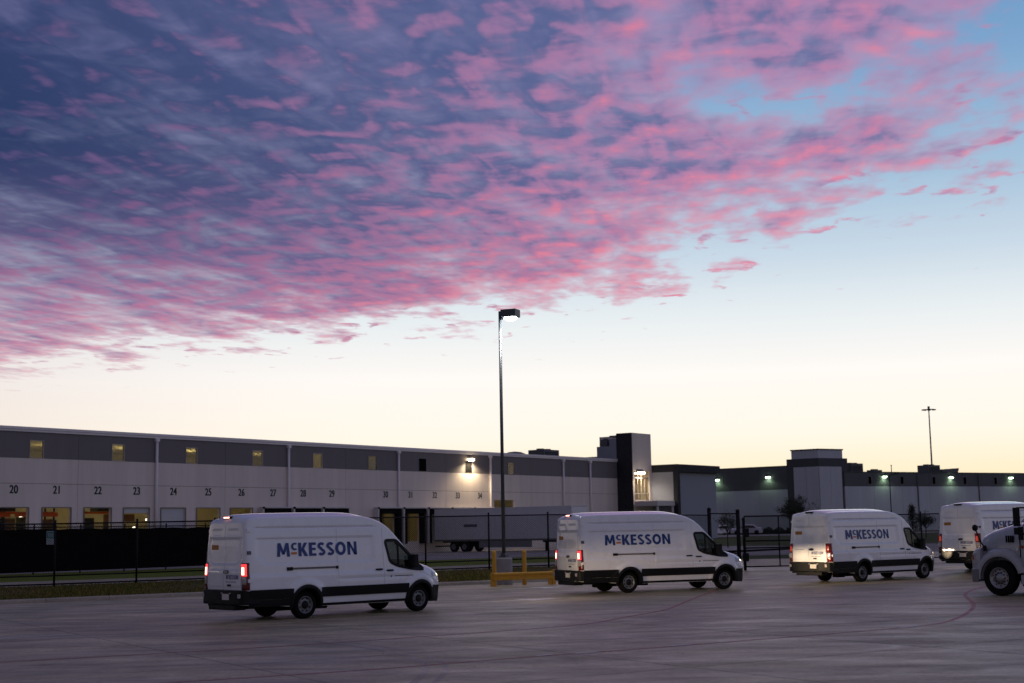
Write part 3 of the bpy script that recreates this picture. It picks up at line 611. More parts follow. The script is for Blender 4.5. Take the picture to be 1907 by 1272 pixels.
# parked trailer at the dock
def make_trailer(loc, rz):
    r = empty('parked_trailer', loc, rz, 'long grey box trailer backed against the dock behind the fence', 'trailer')
    m_t = mat('trailer_side', (.62, .635, .66), .45, var=.06, vscale=.8); L_ = 16.0
    n_ = 13
    for i in range(n_):
        a = i*L_/n_; 
        for y in (-1.30, 1.275): part('side_panel', m_t, r, lambda b: b.box(a+.012, a+L_/n_-.012, y, y+.025, 1.20, 4.02))
    part('shell', m_t, r, lambda b: b.box(.0, L_, -1.274, 1.274, 1.15, 4.0)); part('roof_rail', m_t, r, lambda b: (b.box(0, L_, -1.32, -1.26, 4.0, 4.12), b.box(0, L_, 1.26, 1.32, 4.0, 4.12), b.box(-.02, .05, -1.25, 1.25, 4.0, 4.1)))
    part('floor_rail', m_frame, r, lambda b: (b.box(0, L_, -1.32, -1.22, 1.02, 1.19), b.box(0, L_, 1.22, 1.32, 1.02, 1.19)))
    part('marker_band', m_grey_vinyl, r, lambda b: b.box(3.6, 5.2, -1.307, -1.3015, 2.35, 2.62))
    part('landing_leg', m_gap, r, lambda b: [b.box(12.8, 12.98, y-.08, y+.08, .1, 1.02) for y in (-.9, .9)]+[b.box(12.72, 13.06, y-.15, y+.15, .06, .1) for y in (-.9, .9)])
    part('side_skirt', mat('trailer_skirt', (.22, .23, .25), .6), r, lambda b: b.box(5.4, 11.5, -1.28, -1.25, .42, 1.02))
    part('undercarriage', m_gap, r, lambda b: (b.box(1.4, 4.6, -.6, .6, .5, 1.02), b.box(12.2, 15.8, -.5, .5, .85, 1.02), b.box(.0, .1, -1.2, 1.2, .5, .62)))
    ty = MB(); ty.lathe([(.28, -.14), (.47, -.15), (.51, -.10), (.51, .10), (.47, .15), (.28, .14)], 28); ty = ty.mesh('trailer_tyre', m_rubber); hb = MB(); hb.lathe([(.28, -.13), (.2, -.05), (.12, -.08), (0, -.1)], 20); hb = hb.mesh('trailer_hub', m_rim)
    for x in (2.3, 3.6):
        for y in (-1.1, 1.1): w = empty('wheel', (x, y, .51), 0 if y < 0 else PI); w.parent = r; link('tyre', ty, w); link('rim', hb, w)
    return r
tp = whp(13*BAY, -1.0, .12); make_trailer(tp, A_-PI/2)
# ------------------------------------------------------------------ far warehouse
m_w2 = mat('far_wall_pale', (.54, .56, .61), .85, var=.10, vscale=.3)
m_w2b = mat('far_wall_dark', (.115, .118, .13), .85, var=.05, vscale=.3)
m_w2c = mat('far_wall_frame', (.075, .078, .088), .85, var=.05, vscale=.3)
W2 = empty('far_warehouse', (48.2, 226, .8), 0, 'far warehouse with a square corner tower and green tinted wall lamps', 'warehouse')
def facade(p, q, zb, zt, panels, wins=(), gap=.02):
    """panels from p to q (local xy); outward side is to the right of p->q"""
    p, q = Vector(p), Vector(q); d = q-p; L_ = d.length; a = math.atan2(d.y, d.x); n_ = panels
    for i in range(n_):
        u, v = L_*i/n_+gap, L_*(i+1)/n_-gap
        part('wall_panel', m_w2, W2, lambda b: b.box(u, v, 0, .25, -.6, zb-.02), loc=(p.x, p.y, 0), rz=a)
        hs = []
        part('wall_panel', m_w2b, W2, lambda b: wallcells(u, v, zb+.02, zt, hs, 0, .25, b), loc=(p.x, p.y, 0), rz=a)
    part('parapet_cap', m_w2c, W2, lambda b: b.box(0, L_, -.06, .32, zt+.002, zt+.14), loc=(p.x, p.y, 0), rz=a)
    part('joint_sealant', m_gap, W2, lambda b: b.box(.1, L_-.1, .15, .2, -.5, zt-.1), loc=(p.x, p.y, 0), rz=a)
    for w in wins:
        f = part('window', m_frame, W2, lambda b: wallcells(w[0], w[1], w[2], w[3], [(w[0]+.1, w[1]-.1, w[2]+.1, w[3]-.1)], -.05, .14, b), loc=(p.x, p.y, 0), rz=a)
        part('pane', m_gap, f, lambda b: b.box(w[0]+.08, w[1]-.08, -.02, .01, w[2]+.08, w[3]-.08))
    return a
C0 = Vector((0, 0)); U1 = Vector((-.788, .616)); U2 = Vector((.848, .53))
# left face ends behind the tower; right face starts behind it
Lb, La = Vector((-.8, 15.1)), Vector((-22.5, 32.2))
aL = facade(La, Lb, 7.3, 11.15, 4)
wr = [(w-.45, w+.45, 7.55, 8.95) for w in (5.6, 13.0, 20.6, 28.2, 36, 44)]
aR = facade((4.6, 2.6), (4.6+.848*52, 2.6+.53*52), 7.3, 9.5, 8, wr)
# corner tower: dark frame, pale panels, cap
def box_poly(a, b, h0, h1, o=(0, 0)):
    return [(o[0]+U1.x*i+U2.x*j, o[1]+U1.y*i+U2.y*j) for i, j in ((0, 0), (0, b), (a, b), (a, 0))]
part('tower', m_w2c, W2, lambda b: b.prism(box_poly(5.6, 6.3, 0, 0), -.6, 11.75))
part('tower_cap', m_w2, W2, lambda b: b.prism([(U1.x*i+U2.x*j, U1.y*i+U2.y*j) for i, j in ((.25, .25), (.25, 5.6), (4.9, 5.6), (4.9, .25))], 11.76, 13.05))
part('tower_cap_edge', m_w2c, W2, lambda b: b.prism([(U1.x*i+U2.x*j, U1.y*i+U2.y*j) for i, j in ((.15, .15), (.15, 5.7), (5.0, 5.7), (5.0, .15))], 13.06, 13.25))
def tpanel(U, a, b, name='tower_panel'):
    n_ = Vector((U.y, -U.x)) if U is U2 else Vector((-U.y, U.x)); n_ = n_ if n_.y < 0 else -n_
    for k in range(2):
        u, v = a+(b-a)*k/2+.02, a+(b-a)*(k+1)/2-.02; P_, Q_ = U*u, U*v
        part(name, m_w2, W2, lambda m_: m_.prism([(P_.x+n_.x*.08, P_.y+n_.y*.08), (Q_.x+n_.x*.08, Q_.y+n_.y*.08), (Q_.x+n_.x*.005, Q_.y+n_.y*.005), (P_.x+n_.x*.005, P_.y+n_.y*.005)], -.6, 10.4))
tpanel(U1, .0, 4.4); tpanel(U2, .0, 4.9)
part('pier', m_w2c, W2, lambda b: b.box(-24.6, -22.6, 32.2, 33.5, -.6, 11.4)); 
roofp = [(La.x, La.y), (Lb.x, Lb.y), (3, 8), (4.8, 2.9), (48, 30), (40, 60), (-10, 70)]
part('roof', m_roof, W2, lambda b: b.prism([(x, y+.5) for x, y in roofp], 8.9, 9.2))
for w in (16.6, 31.6, 46.5): part('downspout', m_w2b, W2, lambda b: b.box(w-.08, w+.08, -.16, -.01, -.4, 9.3), loc=(4.6, 2.6, 0), rz=aR)
def w2p(face, s, z, out=.0):
    if face == 'L': d = (Lb-La).normalized(); p = La+d*s; a = aL
    else: d = U2; p = Vector((4.6, 2.6))+d*s; a = aR
    n_ = Vector((d.y, -d.x)); p = p+n_*out; return (48.2+p.x, 226+p.y, .8+z)
gcol = (.66, 1., .58)
for lab, f, s, z, a in (('green wall lamp at the far left end of the far warehouse', 'L', .6, 9.6, aL), ('green wall lamp midway along the left face of the far warehouse', 'L', 12.6, 9.55, aL), ('green wall lamp just left of the corner tower', 'L', 22.6, 9.7, aL),
                        ('green wall lamp on the roof edge nearest right of the corner tower', 'R', 8.8, 9.05, aR), ('green wall lamp below the square rooftop unit and duct', 'R', 24.6, 9.0, aR), ('rightmost of the green wall lamps, close to the picture edge', 'R', 39.8, 9.0, aR)):
    wall_light(lab, w2p(f, s, z, .06), a, gcol, 80, 'green wall lamps', 14, .8)
unit('wide low unit behind the left roof edge of the far warehouse', (30.3, 266, 12.4), 4.6, 2.5, 1.0, -.6, 'rooftop units')
unit('tall square unit right of the corner tower', w2p('R', 4.8, 9.3, -3), 2.6, 2.4, 1.75, aR, 'rooftop units')
unit('small low unit between the corner tower and the light mast', w2p('R', 9.9, 9.3, -3), 1.9, 1.6, .75, aR, 'rooftop units')
unit('dark square unit with a duct on its right', w2p('R', 24.0, 9.3, -4), 2.9, 2.4, 1.7, aR, 'rooftop units')
unit('tiny unit tucked behind the corner tower', w2p('R', .9, 9.3, -4), 1.2, 1.4, 1.1, aR, 'rooftop units')
top_thing('roof_duct', 'long flared duct on legs beside the dark square rooftop unit', 'duct', None, [('duct', m_unit, lambda b: b.prism([(-2.1, .55), (-2.2, 1.0), (2.2, 1.25), (1.9, .5)], -.7, .7, axis='Y')), ('support_leg', m_frame, lambda b: [b.box(x-.05, x+.05, y-.05, y+.05, -.3, .52) for x in (-1.6, 0, 1.5) for y in (-.5, .5)])], w2p('R', 28.6, 9.3, -4), aR)
top_thing('vent_pipe', 'thin vent pipe standing on the far warehouse roof', 'pipe', None, [('pipe', m_frame, lambda b: b.tube((0, 0, -.3), (0, 0, 1.5), .07)), ('cap', m_frame, lambda b: b.tube((0, 0, 1.5), (0, 0, 1.62), .13))], w2p('R', 13.9, 9.3, -3))

# high light mast far behind
hm = empty('light_mast', (103, 352, .8), 0, 'tall thin light mast with a ring of lamps above the far warehouse', 'light mast')
part('pole', m_frame, hm, lambda b: b.tube((0, 0, -.8), (0, 0, 29.2), .30, 12, .13)); part('ring', m_frame, hm, lambda b: b.pipe([(1.25*math.cos(2*PI*i/16), 1.25*math.sin(2*PI*i/16), 29.0) for i in range(17)], .07, 6)); part('head', m_frame, hm, lambda b: b.tube((0, 0, 28.7), (0, 0, 29.8), .28, 10))
part('arm', m_frame, hm, lambda b: [b.tube((0, 0, 29.0), (1.25*math.cos(a), 1.25*math.sin(a), 29.0), .05, 6) for a in (0, PI/2, PI, 3*PI/2)])
for i in range(8):
    a = 2*PI*(i+.5)/8; c_, s_ = math.cos(a), math.sin(a); T = Matrix.Translation((1.45*c_, 1.45*s_, 28.95)) @ Matrix.Rotation(a, 4, 'Z')
    part('flood_lamp', m_frame, hm, lambda b: b.box(-.25, .28, -.22, .22, -.14, .10, T=T))

# ------------------------------------------------------------------ fences
m_fence = mat('fence_black', (.007, .007, .008), .6, spec=.2, var=.2)
m_mesh = mat('fence_wire', (.008, .008, .009), .7, spec=.1)
m_screen = mat('privacy_screen', (.0035, .0035, .004), .98, spec=.02, var=.4, vscale=2)
def along(line, step):
    L_ = [0]; 
    for a, b in zip(line, line[1:]): L_.append(L_[-1]+math.dist(a[:2], b[:2]))
    return max(2, round(L_[-1]/step)+1)
def wire(pts, z0, h, pitch=.095, r=.0045):
    """diamond mesh between successive points"""
    mb = MB()
    for a, b in zip(pts, pts[1:]):
        a, b = Vector(a), Vector(b); d = Vector((b.x-a.x, b.y-a.y, 0)); L_ = d.length; d.normalize(); nn = Vector((-d.y, d.x, 0))
        for sg in (1, -1):
            k0 = int(-h/pitch)-1
            for k in range(k0, int(L_/pitch)+1):
                s0 = k*pitch if sg > 0 else (k*pitch+h)
                # line: s = s0 + sg*t, z = t, t in 0..h ; clip to 0..L_
                lo, hi = (max(0, -s0), min(h, L_-s0)) if sg > 0 else (max(0, s0-L_), min(h, s0))
                if hi-lo < .03: continue
                def pt(t): s = s0+sg*t; return a+d*s+Vector((0, 0, (b.z-a.z)*s/L_+z0+t))
                p, q = pt(lo), pt(hi); w = Vector((d.x, d.y, 0))*r*1.4
                mb.add([p-w+nn*r, p+w+nn*r, p-nn*r, q-w+nn*r, q+w+nn*r, q-nn*r], [(0, 1, 4, 3), (1, 2, 5, 4), (2, 0, 3, 5)])
    return mb
def fence(name, lab, line, h, step, rails, screen=None, tall=(), grp='chain link fences'):
    pts = resample(line, along(line, step)); r = empty(name, pts[0], 0, lab, 'fence', grp); o = Vector(pts[0]); P_ = [Vector(p)-o for p in pts]
    for i, p in enumerate(P_):
        hh = h+.06+(.5 if i in tall else 0); end = i in (0, len(P_)-1) or i in tall
        po = part('post', m_fence, r, lambda b: (b.tube((0, 0, -.3), (0, 0, hh), .05 if end else .04, 10), b.lathe([(.055 if end else .045, hh), (.04, hh+.05), (0, hh+.07)], 10, 'Z')), loc=p)
    for z in rails: part('rail', m_fence, r, lambda b: b.pipe([p+Vector((0, 0, z)) for p in P_], .028, 8))
    o2 = wire([p+Vector((0, 0, 0)) for p in P_], .06, h-.1).build('wire_mesh', m_mesh, r, fix=False)
    o2['kind'] = 'stuff'
    if screen:
        for a, b in zip(P_, P_[1:]):
            d = (b-a).normalized(); nn = Vector((-d.y, d.x, 0))*.05; mb = MB(); n_ = 8; V_ = []
            for j in range(5):
                z = screen[0]+(screen[1]-screen[0])*j/4
                for i in range(n_+1):
                    t = i/n_; V_.append(a+(b-a)*t-nn*(1+.5*math.sin(t*PI)*math.sin(j*.8))+Vector((0, 0, z+(.025*math.sin(t*PI*3) if j == 4 else 0)))) 
            mb.add(V_, [(j*(n_+1)+i, j*(n_+1)+i+1, (j+1)*(n_+1)+i+1, (j+1)*(n_+1)+i) for j in range(4) for i in range(n_)], 0, True); mb.build('screen_panel', m_screen, r)
    return r
fence('chain_link_fence', 'black chain link fence along the grass verge behind the kerb', FENCE[:5], 2.44, 3.15, (2.42, .42, .10), tall=())
fence('screened_fence', 'black fence covered in dark privacy screen before the dock doors', [(-46, 56, .28), (-27.7, 77, .28), (-17.2, 90.5, .28)], 2.5, 3.1, (2.48, .1), (.04, 2.36), tall=(9,), grp='screened fence')
fence('gate_side_fence', 'black chain link fence right of the driveway beyond the third van', [(18.9, 75.5, .18), (30, 80, .25), (44, 85, .3)], 2.44, 3.1, (2.42, .1))
# brace rails of the right part
# gate: thick post, frame leaf on rollers
gt = empty('sliding_gate', (10.9, 70.2, .06), math.radians(8), 'black framed chain link sliding gate beside the driveway with lock box', 'gate')
part('gate_post', m_fence, gt, lambda b: (b.tube((0, 0, -.2), (0, 0, 2.82), .10, 14), b.lathe([(.11, 2.82), (.08, 2.89), (0, 2.92)], 14, 'Z')))
part('roller_post', m_fence, gt, lambda b: b.tube((.32, .12, -.2), (.32, .12, 2.5), .07, 12))
part('gate_frame', m_fence, gt, lambda b: [b.pipe(p, .035, 8) for p in ([(.32, 0, .12), (4.3, 0, .12)], [(.32, 0, 2.56), (4.3, 0, 2.56)], [(.32, 0, .12), (.32, 0, 2.56)], [(2.05, 0, .12), (2.05, 0, 2.56)], [(4.3, 0, .12), (4.3, 0, 2.56)], [(.32, 0, 1.02), (4.3, 0, 1.02)], [(.32, 0, 1.36), (4.3, 0, 1.36)])])
wire([(.32, .02, 0), (4.3, .02, 0)], .12, 2.44).build('wire_mesh', m_mesh, gt, fix=False)['kind'] = 'stuff'
part('lock_box', m_fence, gt, lambda b: b.box(.22, .50, -.14, .10, 1.55, 1.98), bevel=.02); part('hinge_box', m_fence, gt, lambda b: b.box(.20, .46, -.12, .12, .38, .78), bevel=.02)
cp = empty('corner_post', (9.75, 72.0, .2), 0, 'thick black fence corner post left of the gate', 'post')
part('post', m_fence, cp, lambda b: b.tube((0, 0, -.3), (0, 0, 2.80), .10, 14)); part('cap', m_fence, cp, lambda b: b.lathe([(.11, 2.80), (.08, 2.88), (0, 2.91)], 14, 'Z')); part('rail', m_fence, cp, lambda b: (b.tube((0, 0, 2.6), (1.15, -1.8, 2.55), .03), b.tube((0, 0, .85), (1.15, -1.8, .6), .03), b.tube((0, 0, .15), (1.15, -1.8, .1), .03)))
# notice on the screened fence
sg = empty('fence_sign', (-19.2, 59.25, .30), math.radians(28), 'small white and teal notice plate hanging on the chain link fence', 'sign')
m_teal = mat('sign_teal', lin(20, 110, 110), .5); m_sw = mat('sign_white', (.30, .36, .35), .5)
part('plate', m_sw, sg, lambda b: b.prism([(x, z+1.88) for x, z in round_poly(rect(-.17, .17, -.28, .28), .04, 3)], -.035, -.028, axis='Y'))
part('printed_band', m_teal, sg, lambda b: (b.box(-.15, .15, -.0385, -.036, 1.86, 2.12), ))
part('printed_mark', m_sw, sg, lambda b: (b.box(-.10, -.05, -.042, -.0395, 1.90, 2.08), b.box(-.02, .03, -.042, -.0395, 1.90, 2.08), b.box(.06, .10, -.042, -.0395, 1.90, 2.08)))

# ------------------------------------------------------------------ lamp post on its pedestal, bollards, guard rail
m_pole = mat('lamp_pole_grey', (.075, .085, .10), .4, metal=.3, var=.1)
m_yellow = mat('safety_yellow', lin(212, 158, 48), .5, var=.12, vscale=5)
m_ped = mat('pedestal_concrete', (.30, .30, .32), .85, var=.15, vscale=4, bump=.2)
LP = empty('lamp_post', (-.48, 57.6, .1), math.radians(-24), 'tall grey lamp post with a lit square head on a concrete pedestal', 'street lamp')
part('pedestal', m_ped, LP, lambda b: b.lathe([(.335, -.3), (.335, .92), (.31, .97), (0, .98)], 28, 'Z', smooth=False))
part('base_plate', m_pole, LP, lambda b: (b.box(-.17, .17, -.17, .17, .981, 1.01), [b.tube((x, y, 1.01), (x, y, 1.07), .018, 6) for x in (-.13, .13) for y in (-.13, .13)], b.box(-.10, .10, -.10, .10, 1.011, 1.16)))
part('pole', m_pole, LP, lambda b: b.tube((0, 0, 1.161), (0, 0, 10.95), .075, 16, .058))
part('arm', m_pole, LP, lambda b: b.box(.063, .17, -.04, .04, 10.60, 10.78))
hd = part('lamp_head', m_pole, LP, lambda b: b.box(.0, .66, -.26, .26, 10.62, 10.99) if False else b.box(.14, .80, -.27, .27, 10.66, 10.98), bevel=.02)
part('lens', emis('lamp_head_glow', (.92, 1., .98), 60), hd, lambda b: b.lathe([(.25, 10.655), (.24, 10.60), (.16, 10.55), (0, 10.53)], 24, 'Z', c=(.48, 0, 0)))
l = bpy.data.lights.new('lamp_head_light', 'SPOT'); l.energy = 420; l.color = (1, .93, .82); l.spot_size = math.radians(150); l.spot_blend = .5; l.shadow_soft_size = .2
lo = bpy.data.objects.new('lamp_head_light', l); col.objects.link(lo); lo.parent = LP; lo.location = (.48, 0, 10.48)
for x, y, lab in ((-.86, 56.75, 'yellow bollard left of the lamp pedestal'), (.33, 57.25, 'yellow bollard right of the lamp pedestal')):
    b_ = empty('bollard', (x, y, 0), 0, lab, 'bollard', 'yellow bollards by the lamp post'); part('post', m_yellow, b_, lambda b: b.tube((0, 0, -.1), (0, 0, 1.28), .09, 20, cap=False)); part('dome', m_yellow, b_, lambda b: b.lathe([(.09, 1.281), (.08, 1.33), (.05, 1.37), (0, 1.385)], 20, 'Z'))
gr = empty('guard_rail', (-.98, 56.05, 0), math.atan2(1.15, 2.5), 'low yellow steel guard rail on short posts before the lamp pedestal', 'guard rail')
def rail_prof(y0): return [(y0, .22), (y0-.05, .25), (y0-.05, .31), (y0, .35), (y0, .39), (y0-.05, .43), (y0-.05, .49), (y0, .52), (y0+.02, .52), (y0+.02, .22)]
part('rail_beam', m_yellow, gr, lambda b: b.prism(rail_prof(-.10), .06, 2.62, axis='X'))
for x in (.06, 2.55): part('rail_post', m_yellow, gr, lambda b: (b.box(x-.06, x+.06, -.075, .06, .013, .53), b.box(x-.13, x+.13, -.14, .13, .0, .012)), bevel=.008)
part('rail_post', m_yellow, gr, lambda b: (b.box(2.70, 2.82, .02, .14, .013, .58), b.box(2.64, 2.88, -.05, .20, 0, .012)), bevel=.008)

# ------------------------------------------------------------------ white truck tractor (local: x forward from the front axle, y left)
TK = empty('semi_truck', (15.05, 43.1, 0), math.radians(180-49), 'white truck tractor at the right edge, front half in view', 'truck')
m_tw = mat('truck_white', (.42, .435, .465), .28, coat=.6, var=.04)
def loft(secs, mb=None, p=3.2, n=18, cap=True):
    """secs: (x, half width, z bottom, z top)"""
    mb = mb or MB(); rows = []
    for x, w, z0, z1 in secs:
        r_ = [(x, -w, z0)]+[(x, w*math.copysign(abs(math.cos(a))**(2/p), -math.cos(a)), z0+(z1-z0)*(.35+.65*abs(math.sin(a))**(2/p))) for a in [PI*i/n for i in range(n+1)]]+[(x, w, z0)]; rows.append(r_)
    m_ = len(rows[0]); V_ = [q for r_ in rows for q in r_]; mb.add(V_, [(i*m_+j, i*m_+j+1, (i+1)*m_+j+1, (i+1)*m_+j) for i in range(len(rows)-1) for j in range(m_-1)], 0, True)
    if cap: mb.add(rows[0], [tuple(range(m_))]); mb.add(rows[-1], [tuple(range(m_))])
    return mb
hd_ = loft([(.90, .50, .75, 1.58), (.88, .60, .75, 1.70), (.80, .68, .75, 1.80), (.5, .76, .75, 1.92), (.0, .86, .8, 2.05), (-.55, .97, .85, 2.17), (-.62, .98, .85, 2.18)]).build('hood', m_tw, TK, auto=50)
for sd in (-1, 1):
    # flared wing over the wheel
    secs = []
    mb = MB(); an = [math.radians(a) for a in range(-8, 173, 8)]; V_ = []; prof = [(.60, .62), (.60, 1.115), (.625, 1.145), (.68, 1.15), (.76, 1.10), (.84, .98), (.90, .82), (.92, .62)]
    for a in an:
        for r_, y in prof:
            rr = r_+(.0 if r_ < .65 else (.10*math.cos(a)**2 if math.cos(a) > 0 else .04)); x, z = rr*math.cos(a), .52+rr*math.sin(a)
            z = min(z, 1.36+.1*(1.1-y)); V_.append((min(x, .80), sd*y, max(z, .48)))
    k = len(prof); mb.add(V_, [(i*k+j, i*k+j+1, (i+1)*k+j+1, (i+1)*k+j) for i in range(len(an)-1) for j in range(k-1)], 0, True); mb.build('fender', m_tw, TK, auto=50)
    mb = loft([(.90, .20, .80, 1.16), (.88, .24, .79, 1.28), (.80, .27, .79, 1.38), (.60, .27, .95, 1.42)], n=12); hl_ = mb.build('headlamp_housing', m_tw, TK, loc=(0, sd*.86, 0), auto=50)
    part('headlamp', m_clear_lens, hl_, lambda b: b.prism([(.68, .97), (.86, .87), (.87, 1.12), (.79, 1.26)], sd*.262, sd*.275, axis='Y')); part('marker_lamp', m_red_dim if False else mat('amber_lens', (.35, .07, .01), .2) if sd < 0 else bpy.data.materials['amber_lens'], hl_, lambda b: b.prism([(.80, 1.05), (.85, 1.05), (.845, 1.18), (.81, 1.2)], sd*.276, sd*.284, axis='Y'))
    part('hood_seam', m_gap, TK, lambda b: b.box(-.645, -.625, sd*.94-.06, sd*.94+.06, .9, 2.0))
    mb = MB(); mb.pipe([(.50, sd*.98, 1.38), (.60, sd*1.02, 1.55), (.74, sd*1.04, 1.92)], .022, 8); mb.lathe([(0, .0), (.07, .01), (.10, .07), (.085, .12), (0, .13)], 16, 'X', c=(.69, sd*1.04, 1.99)); mb.tube((.50, sd*.98, 1.30), (.52, sd*.98, 1.46), .055, 10); mb.build('hood_mirror', m_black, TK, auto=40)
part('bumper', m_pad if False else mat('bumper_grey', (.20, .20, .22), .35, metal=.5), TK, lambda b: b.prism([(1.02, -.7), (1.02, .7), (.98, 1.0), (.88, 1.16), (.66, 1.18), (.66, 1.08), (.80, 1.05), (.80, -1.05), (.66, -1.08), (.66, -1.18), (.88, -1.16), (.98, -1.0)], .40, .78), bevel=.03)
for sd in (-1, 1):
    part('hood_vent', m_gap, TK, lambda b: [b.box(-.42+.07*i, -.38+.07*i, sd*.955-.02, sd*.955+.012, 1.55, 1.75) for i in range(4)])
    part('hood_latch', m_chrome, TK, lambda b: b.box(-.58, -.50, sd*.975-.02, sd*.985+.015, 1.30, 1.42), bevel=.01)
    part('fender_trim', m_black, TK, lambda b: b.pipe([(.62*math.cos(math.radians(a)), sd*1.118, .52+.62*math.sin(math.radians(a))) for a in range(-6, 171, 8)], .022, 6))
part('hood_ornament_strip', m_chrome, TK, lambda b: b.pipe([(.80, 0, 1.805), (.5, 0, 1.925), (0, 0, 2.055), (-.55, 0, 2.175)], .012, 6))
part('grille', m_chrome, TK, lambda b: [b.box(.90, .93, -.40, .40, .85+i*.09, .90+i*.09) for i in range(6)])
# cab
def cab_sec(x, w, z0, z1): return (x, w, z0, z1)
cb = loft([(-.66, 1.0, .80, 2.14), (-.74, 1.06, .62, 2.18), (-1.15, 1.10, .62, 2.75), (-1.45, 1.14, .62, 3.05), (-1.8, 1.18, .62, 3.35), (-2.2, 1.2, .62, 3.62), (-3.0, 1.22, .62, 3.85), (-4.2, 1.22, .62, 3.95), (-4.3, 1.2, .62, 3.9)], p=6, n=24).build('cab', m_tw, TK, auto=45)
for sd in (-1, 1):
    P2 = lambda x, z, o: (x, sd*(1.125+.055*sstep(-x, .8, 1.9)+o), z)
    dr = MB(); dp = round_poly([(-.86, .95), (-.86, 2.05), (-1.18, 2.66), (-2.02, 2.72), (-2.06, .75)], .06, 3); dr.add([P2(x, z, .03) for x, z in dp]+[P2(x, z, -.06) for x, z in dp], [tuple(range(len(dp)))]+[(i, (i+1) % len(dp), (i+1) % len(dp)+len(dp), i+len(dp)) for i in range(len(dp))]); dr = dr.build('cab_door', m_tw, TK)
    wp = round_poly([(-.98, 1.92), (-1.22, 2.56), (-1.95, 2.62), (-1.97, 1.80)], .05, 3); wn = MB(); wn.add([P2(x, z, .038) for x, z in wp]+[P2(x, z, .0) for x, z in wp], [tuple(range(len(wp)))]+[(i, (i+1) % len(wp), (i+1) % len(wp)+len(wp), i+len(wp)) for i in range(len(wp))]); wn.build('window', m_pane_dark, dr)
    part('handle', m_black, dr, lambda b: b.box(-1.96, -1.80, sd*1.20-.02, sd*1.22+.02, 1.5, 1.56))
    part('side_marker', bpy.data.materials['amber_lens'], TK, lambda b: b.tube((-.74, sd*1.06, 1.42), (-.74, sd*1.10, 1.42), .045, 12))
    part('vent_panel', m_black, TK, lambda b: b.box(-.82, -.66, sd*1.0-.06, sd*1.09+.02, 1.62, 2.0), bevel=.02)
    mb = MB(); mb.box(-.85, -.73, sd*1.36-.10, sd*1.36+.10, 2.02, 2.56); mb.box(-.85, -.73, sd*1.36-.09, sd*1.36+.09, 1.78, 1.98); mb.pipe([(-.95, sd*1.08, 2.55), (-.78, sd*1.32, 2.55)], .025); mb.pipe([(-.95, sd*1.08, 1.80), (-.78, sd*1.32, 1.80)], .03); mb.build('door_mirror', m_black, TK, bevel=.05)
    part('side_skirt', m_tw, TK, lambda b: b.box(-4.2, -.72, sd*1.16-.02, sd*1.16+.02, .35, .615)); part('step', m_black, TK, lambda b: (b.box(-1.9, -1.0, sd*1.185-.02, sd*1.19+.04, .40, .44), ))
ws = MB(); ws.add([(-.70, -.85, 2.19), (-.70, .85, 2.19), (-1.42, .9, 3.07), (-1.42, -.9, 3.07)], [(0, 1, 2, 3)]); ws.build('windscreen', m_pane_dark, TK)
part('frame', m_gap, TK, lambda b: (b.box(-7.4, .78, -.45, -.36, .62, .88), b.box(-7.4, .78, .36, .45, .62, .88), b.tube((0, -1.0, .52), (0, 1.0, .52), .07), b.box(-.55, .60, -.58, .58, .45, 1.0)))
ty = MB(); ty.lathe([(.30, -.15), (.44, -.165), (.50, -.15), (.52, -.11), (.52, .11), (.50, .15), (.44, .165), (.30, .15)], 40); ty = ty.mesh('truck_tyre', m_rubber)
rm = MB(); rm.lathe([(.305, .155), (.29, .16), (.275, .10), (.24, .085), (.13, .10), (.12, .145), (.07, .16), (0, .16)], 36); rm.lathe([(.30, -.14), (.28, .02)], 36); rm = rm.mesh('truck_rim', mat('polished_rim', (.34, .34, .35), .38, metal=.8, var=.1))
nutm = MB()
for i in range(10): a = 2*PI*i/10; nutm.tube((.165*math.cos(a), .09, .165*math.sin(a)), (.165*math.cos(a), .125, .165*math.sin(a)), .018, 6)
nutm = nutm.mesh('wheel_nut', m_gap)
hole = MB()
for i in range(10):
    a = 2*PI*(i+.5)/10; hole.add([(.232*math.cos(a)+.026*math.cos(b), .0885, .232*math.sin(a)+.026*math.sin(b)) for b in [2*PI*j/8 for j in range(8)]], [tuple(range(8))])
hole = hole.mesh('hand_hole', m_gap)
for x, y in ((0, 1.0), (0, -1.0), (-5.4, 1.0), (-5.4, -1.0), (-6.7, 1.0), (-6.7, -1.0)):
    w = empty('wheel', (x, y, .52), 0 if y > 0 else PI); w.parent = TK; link('tyre', ty, w); link('rim', rm, w); link('wheel_nut', nutm, w); link('hand_hole', hole, w)

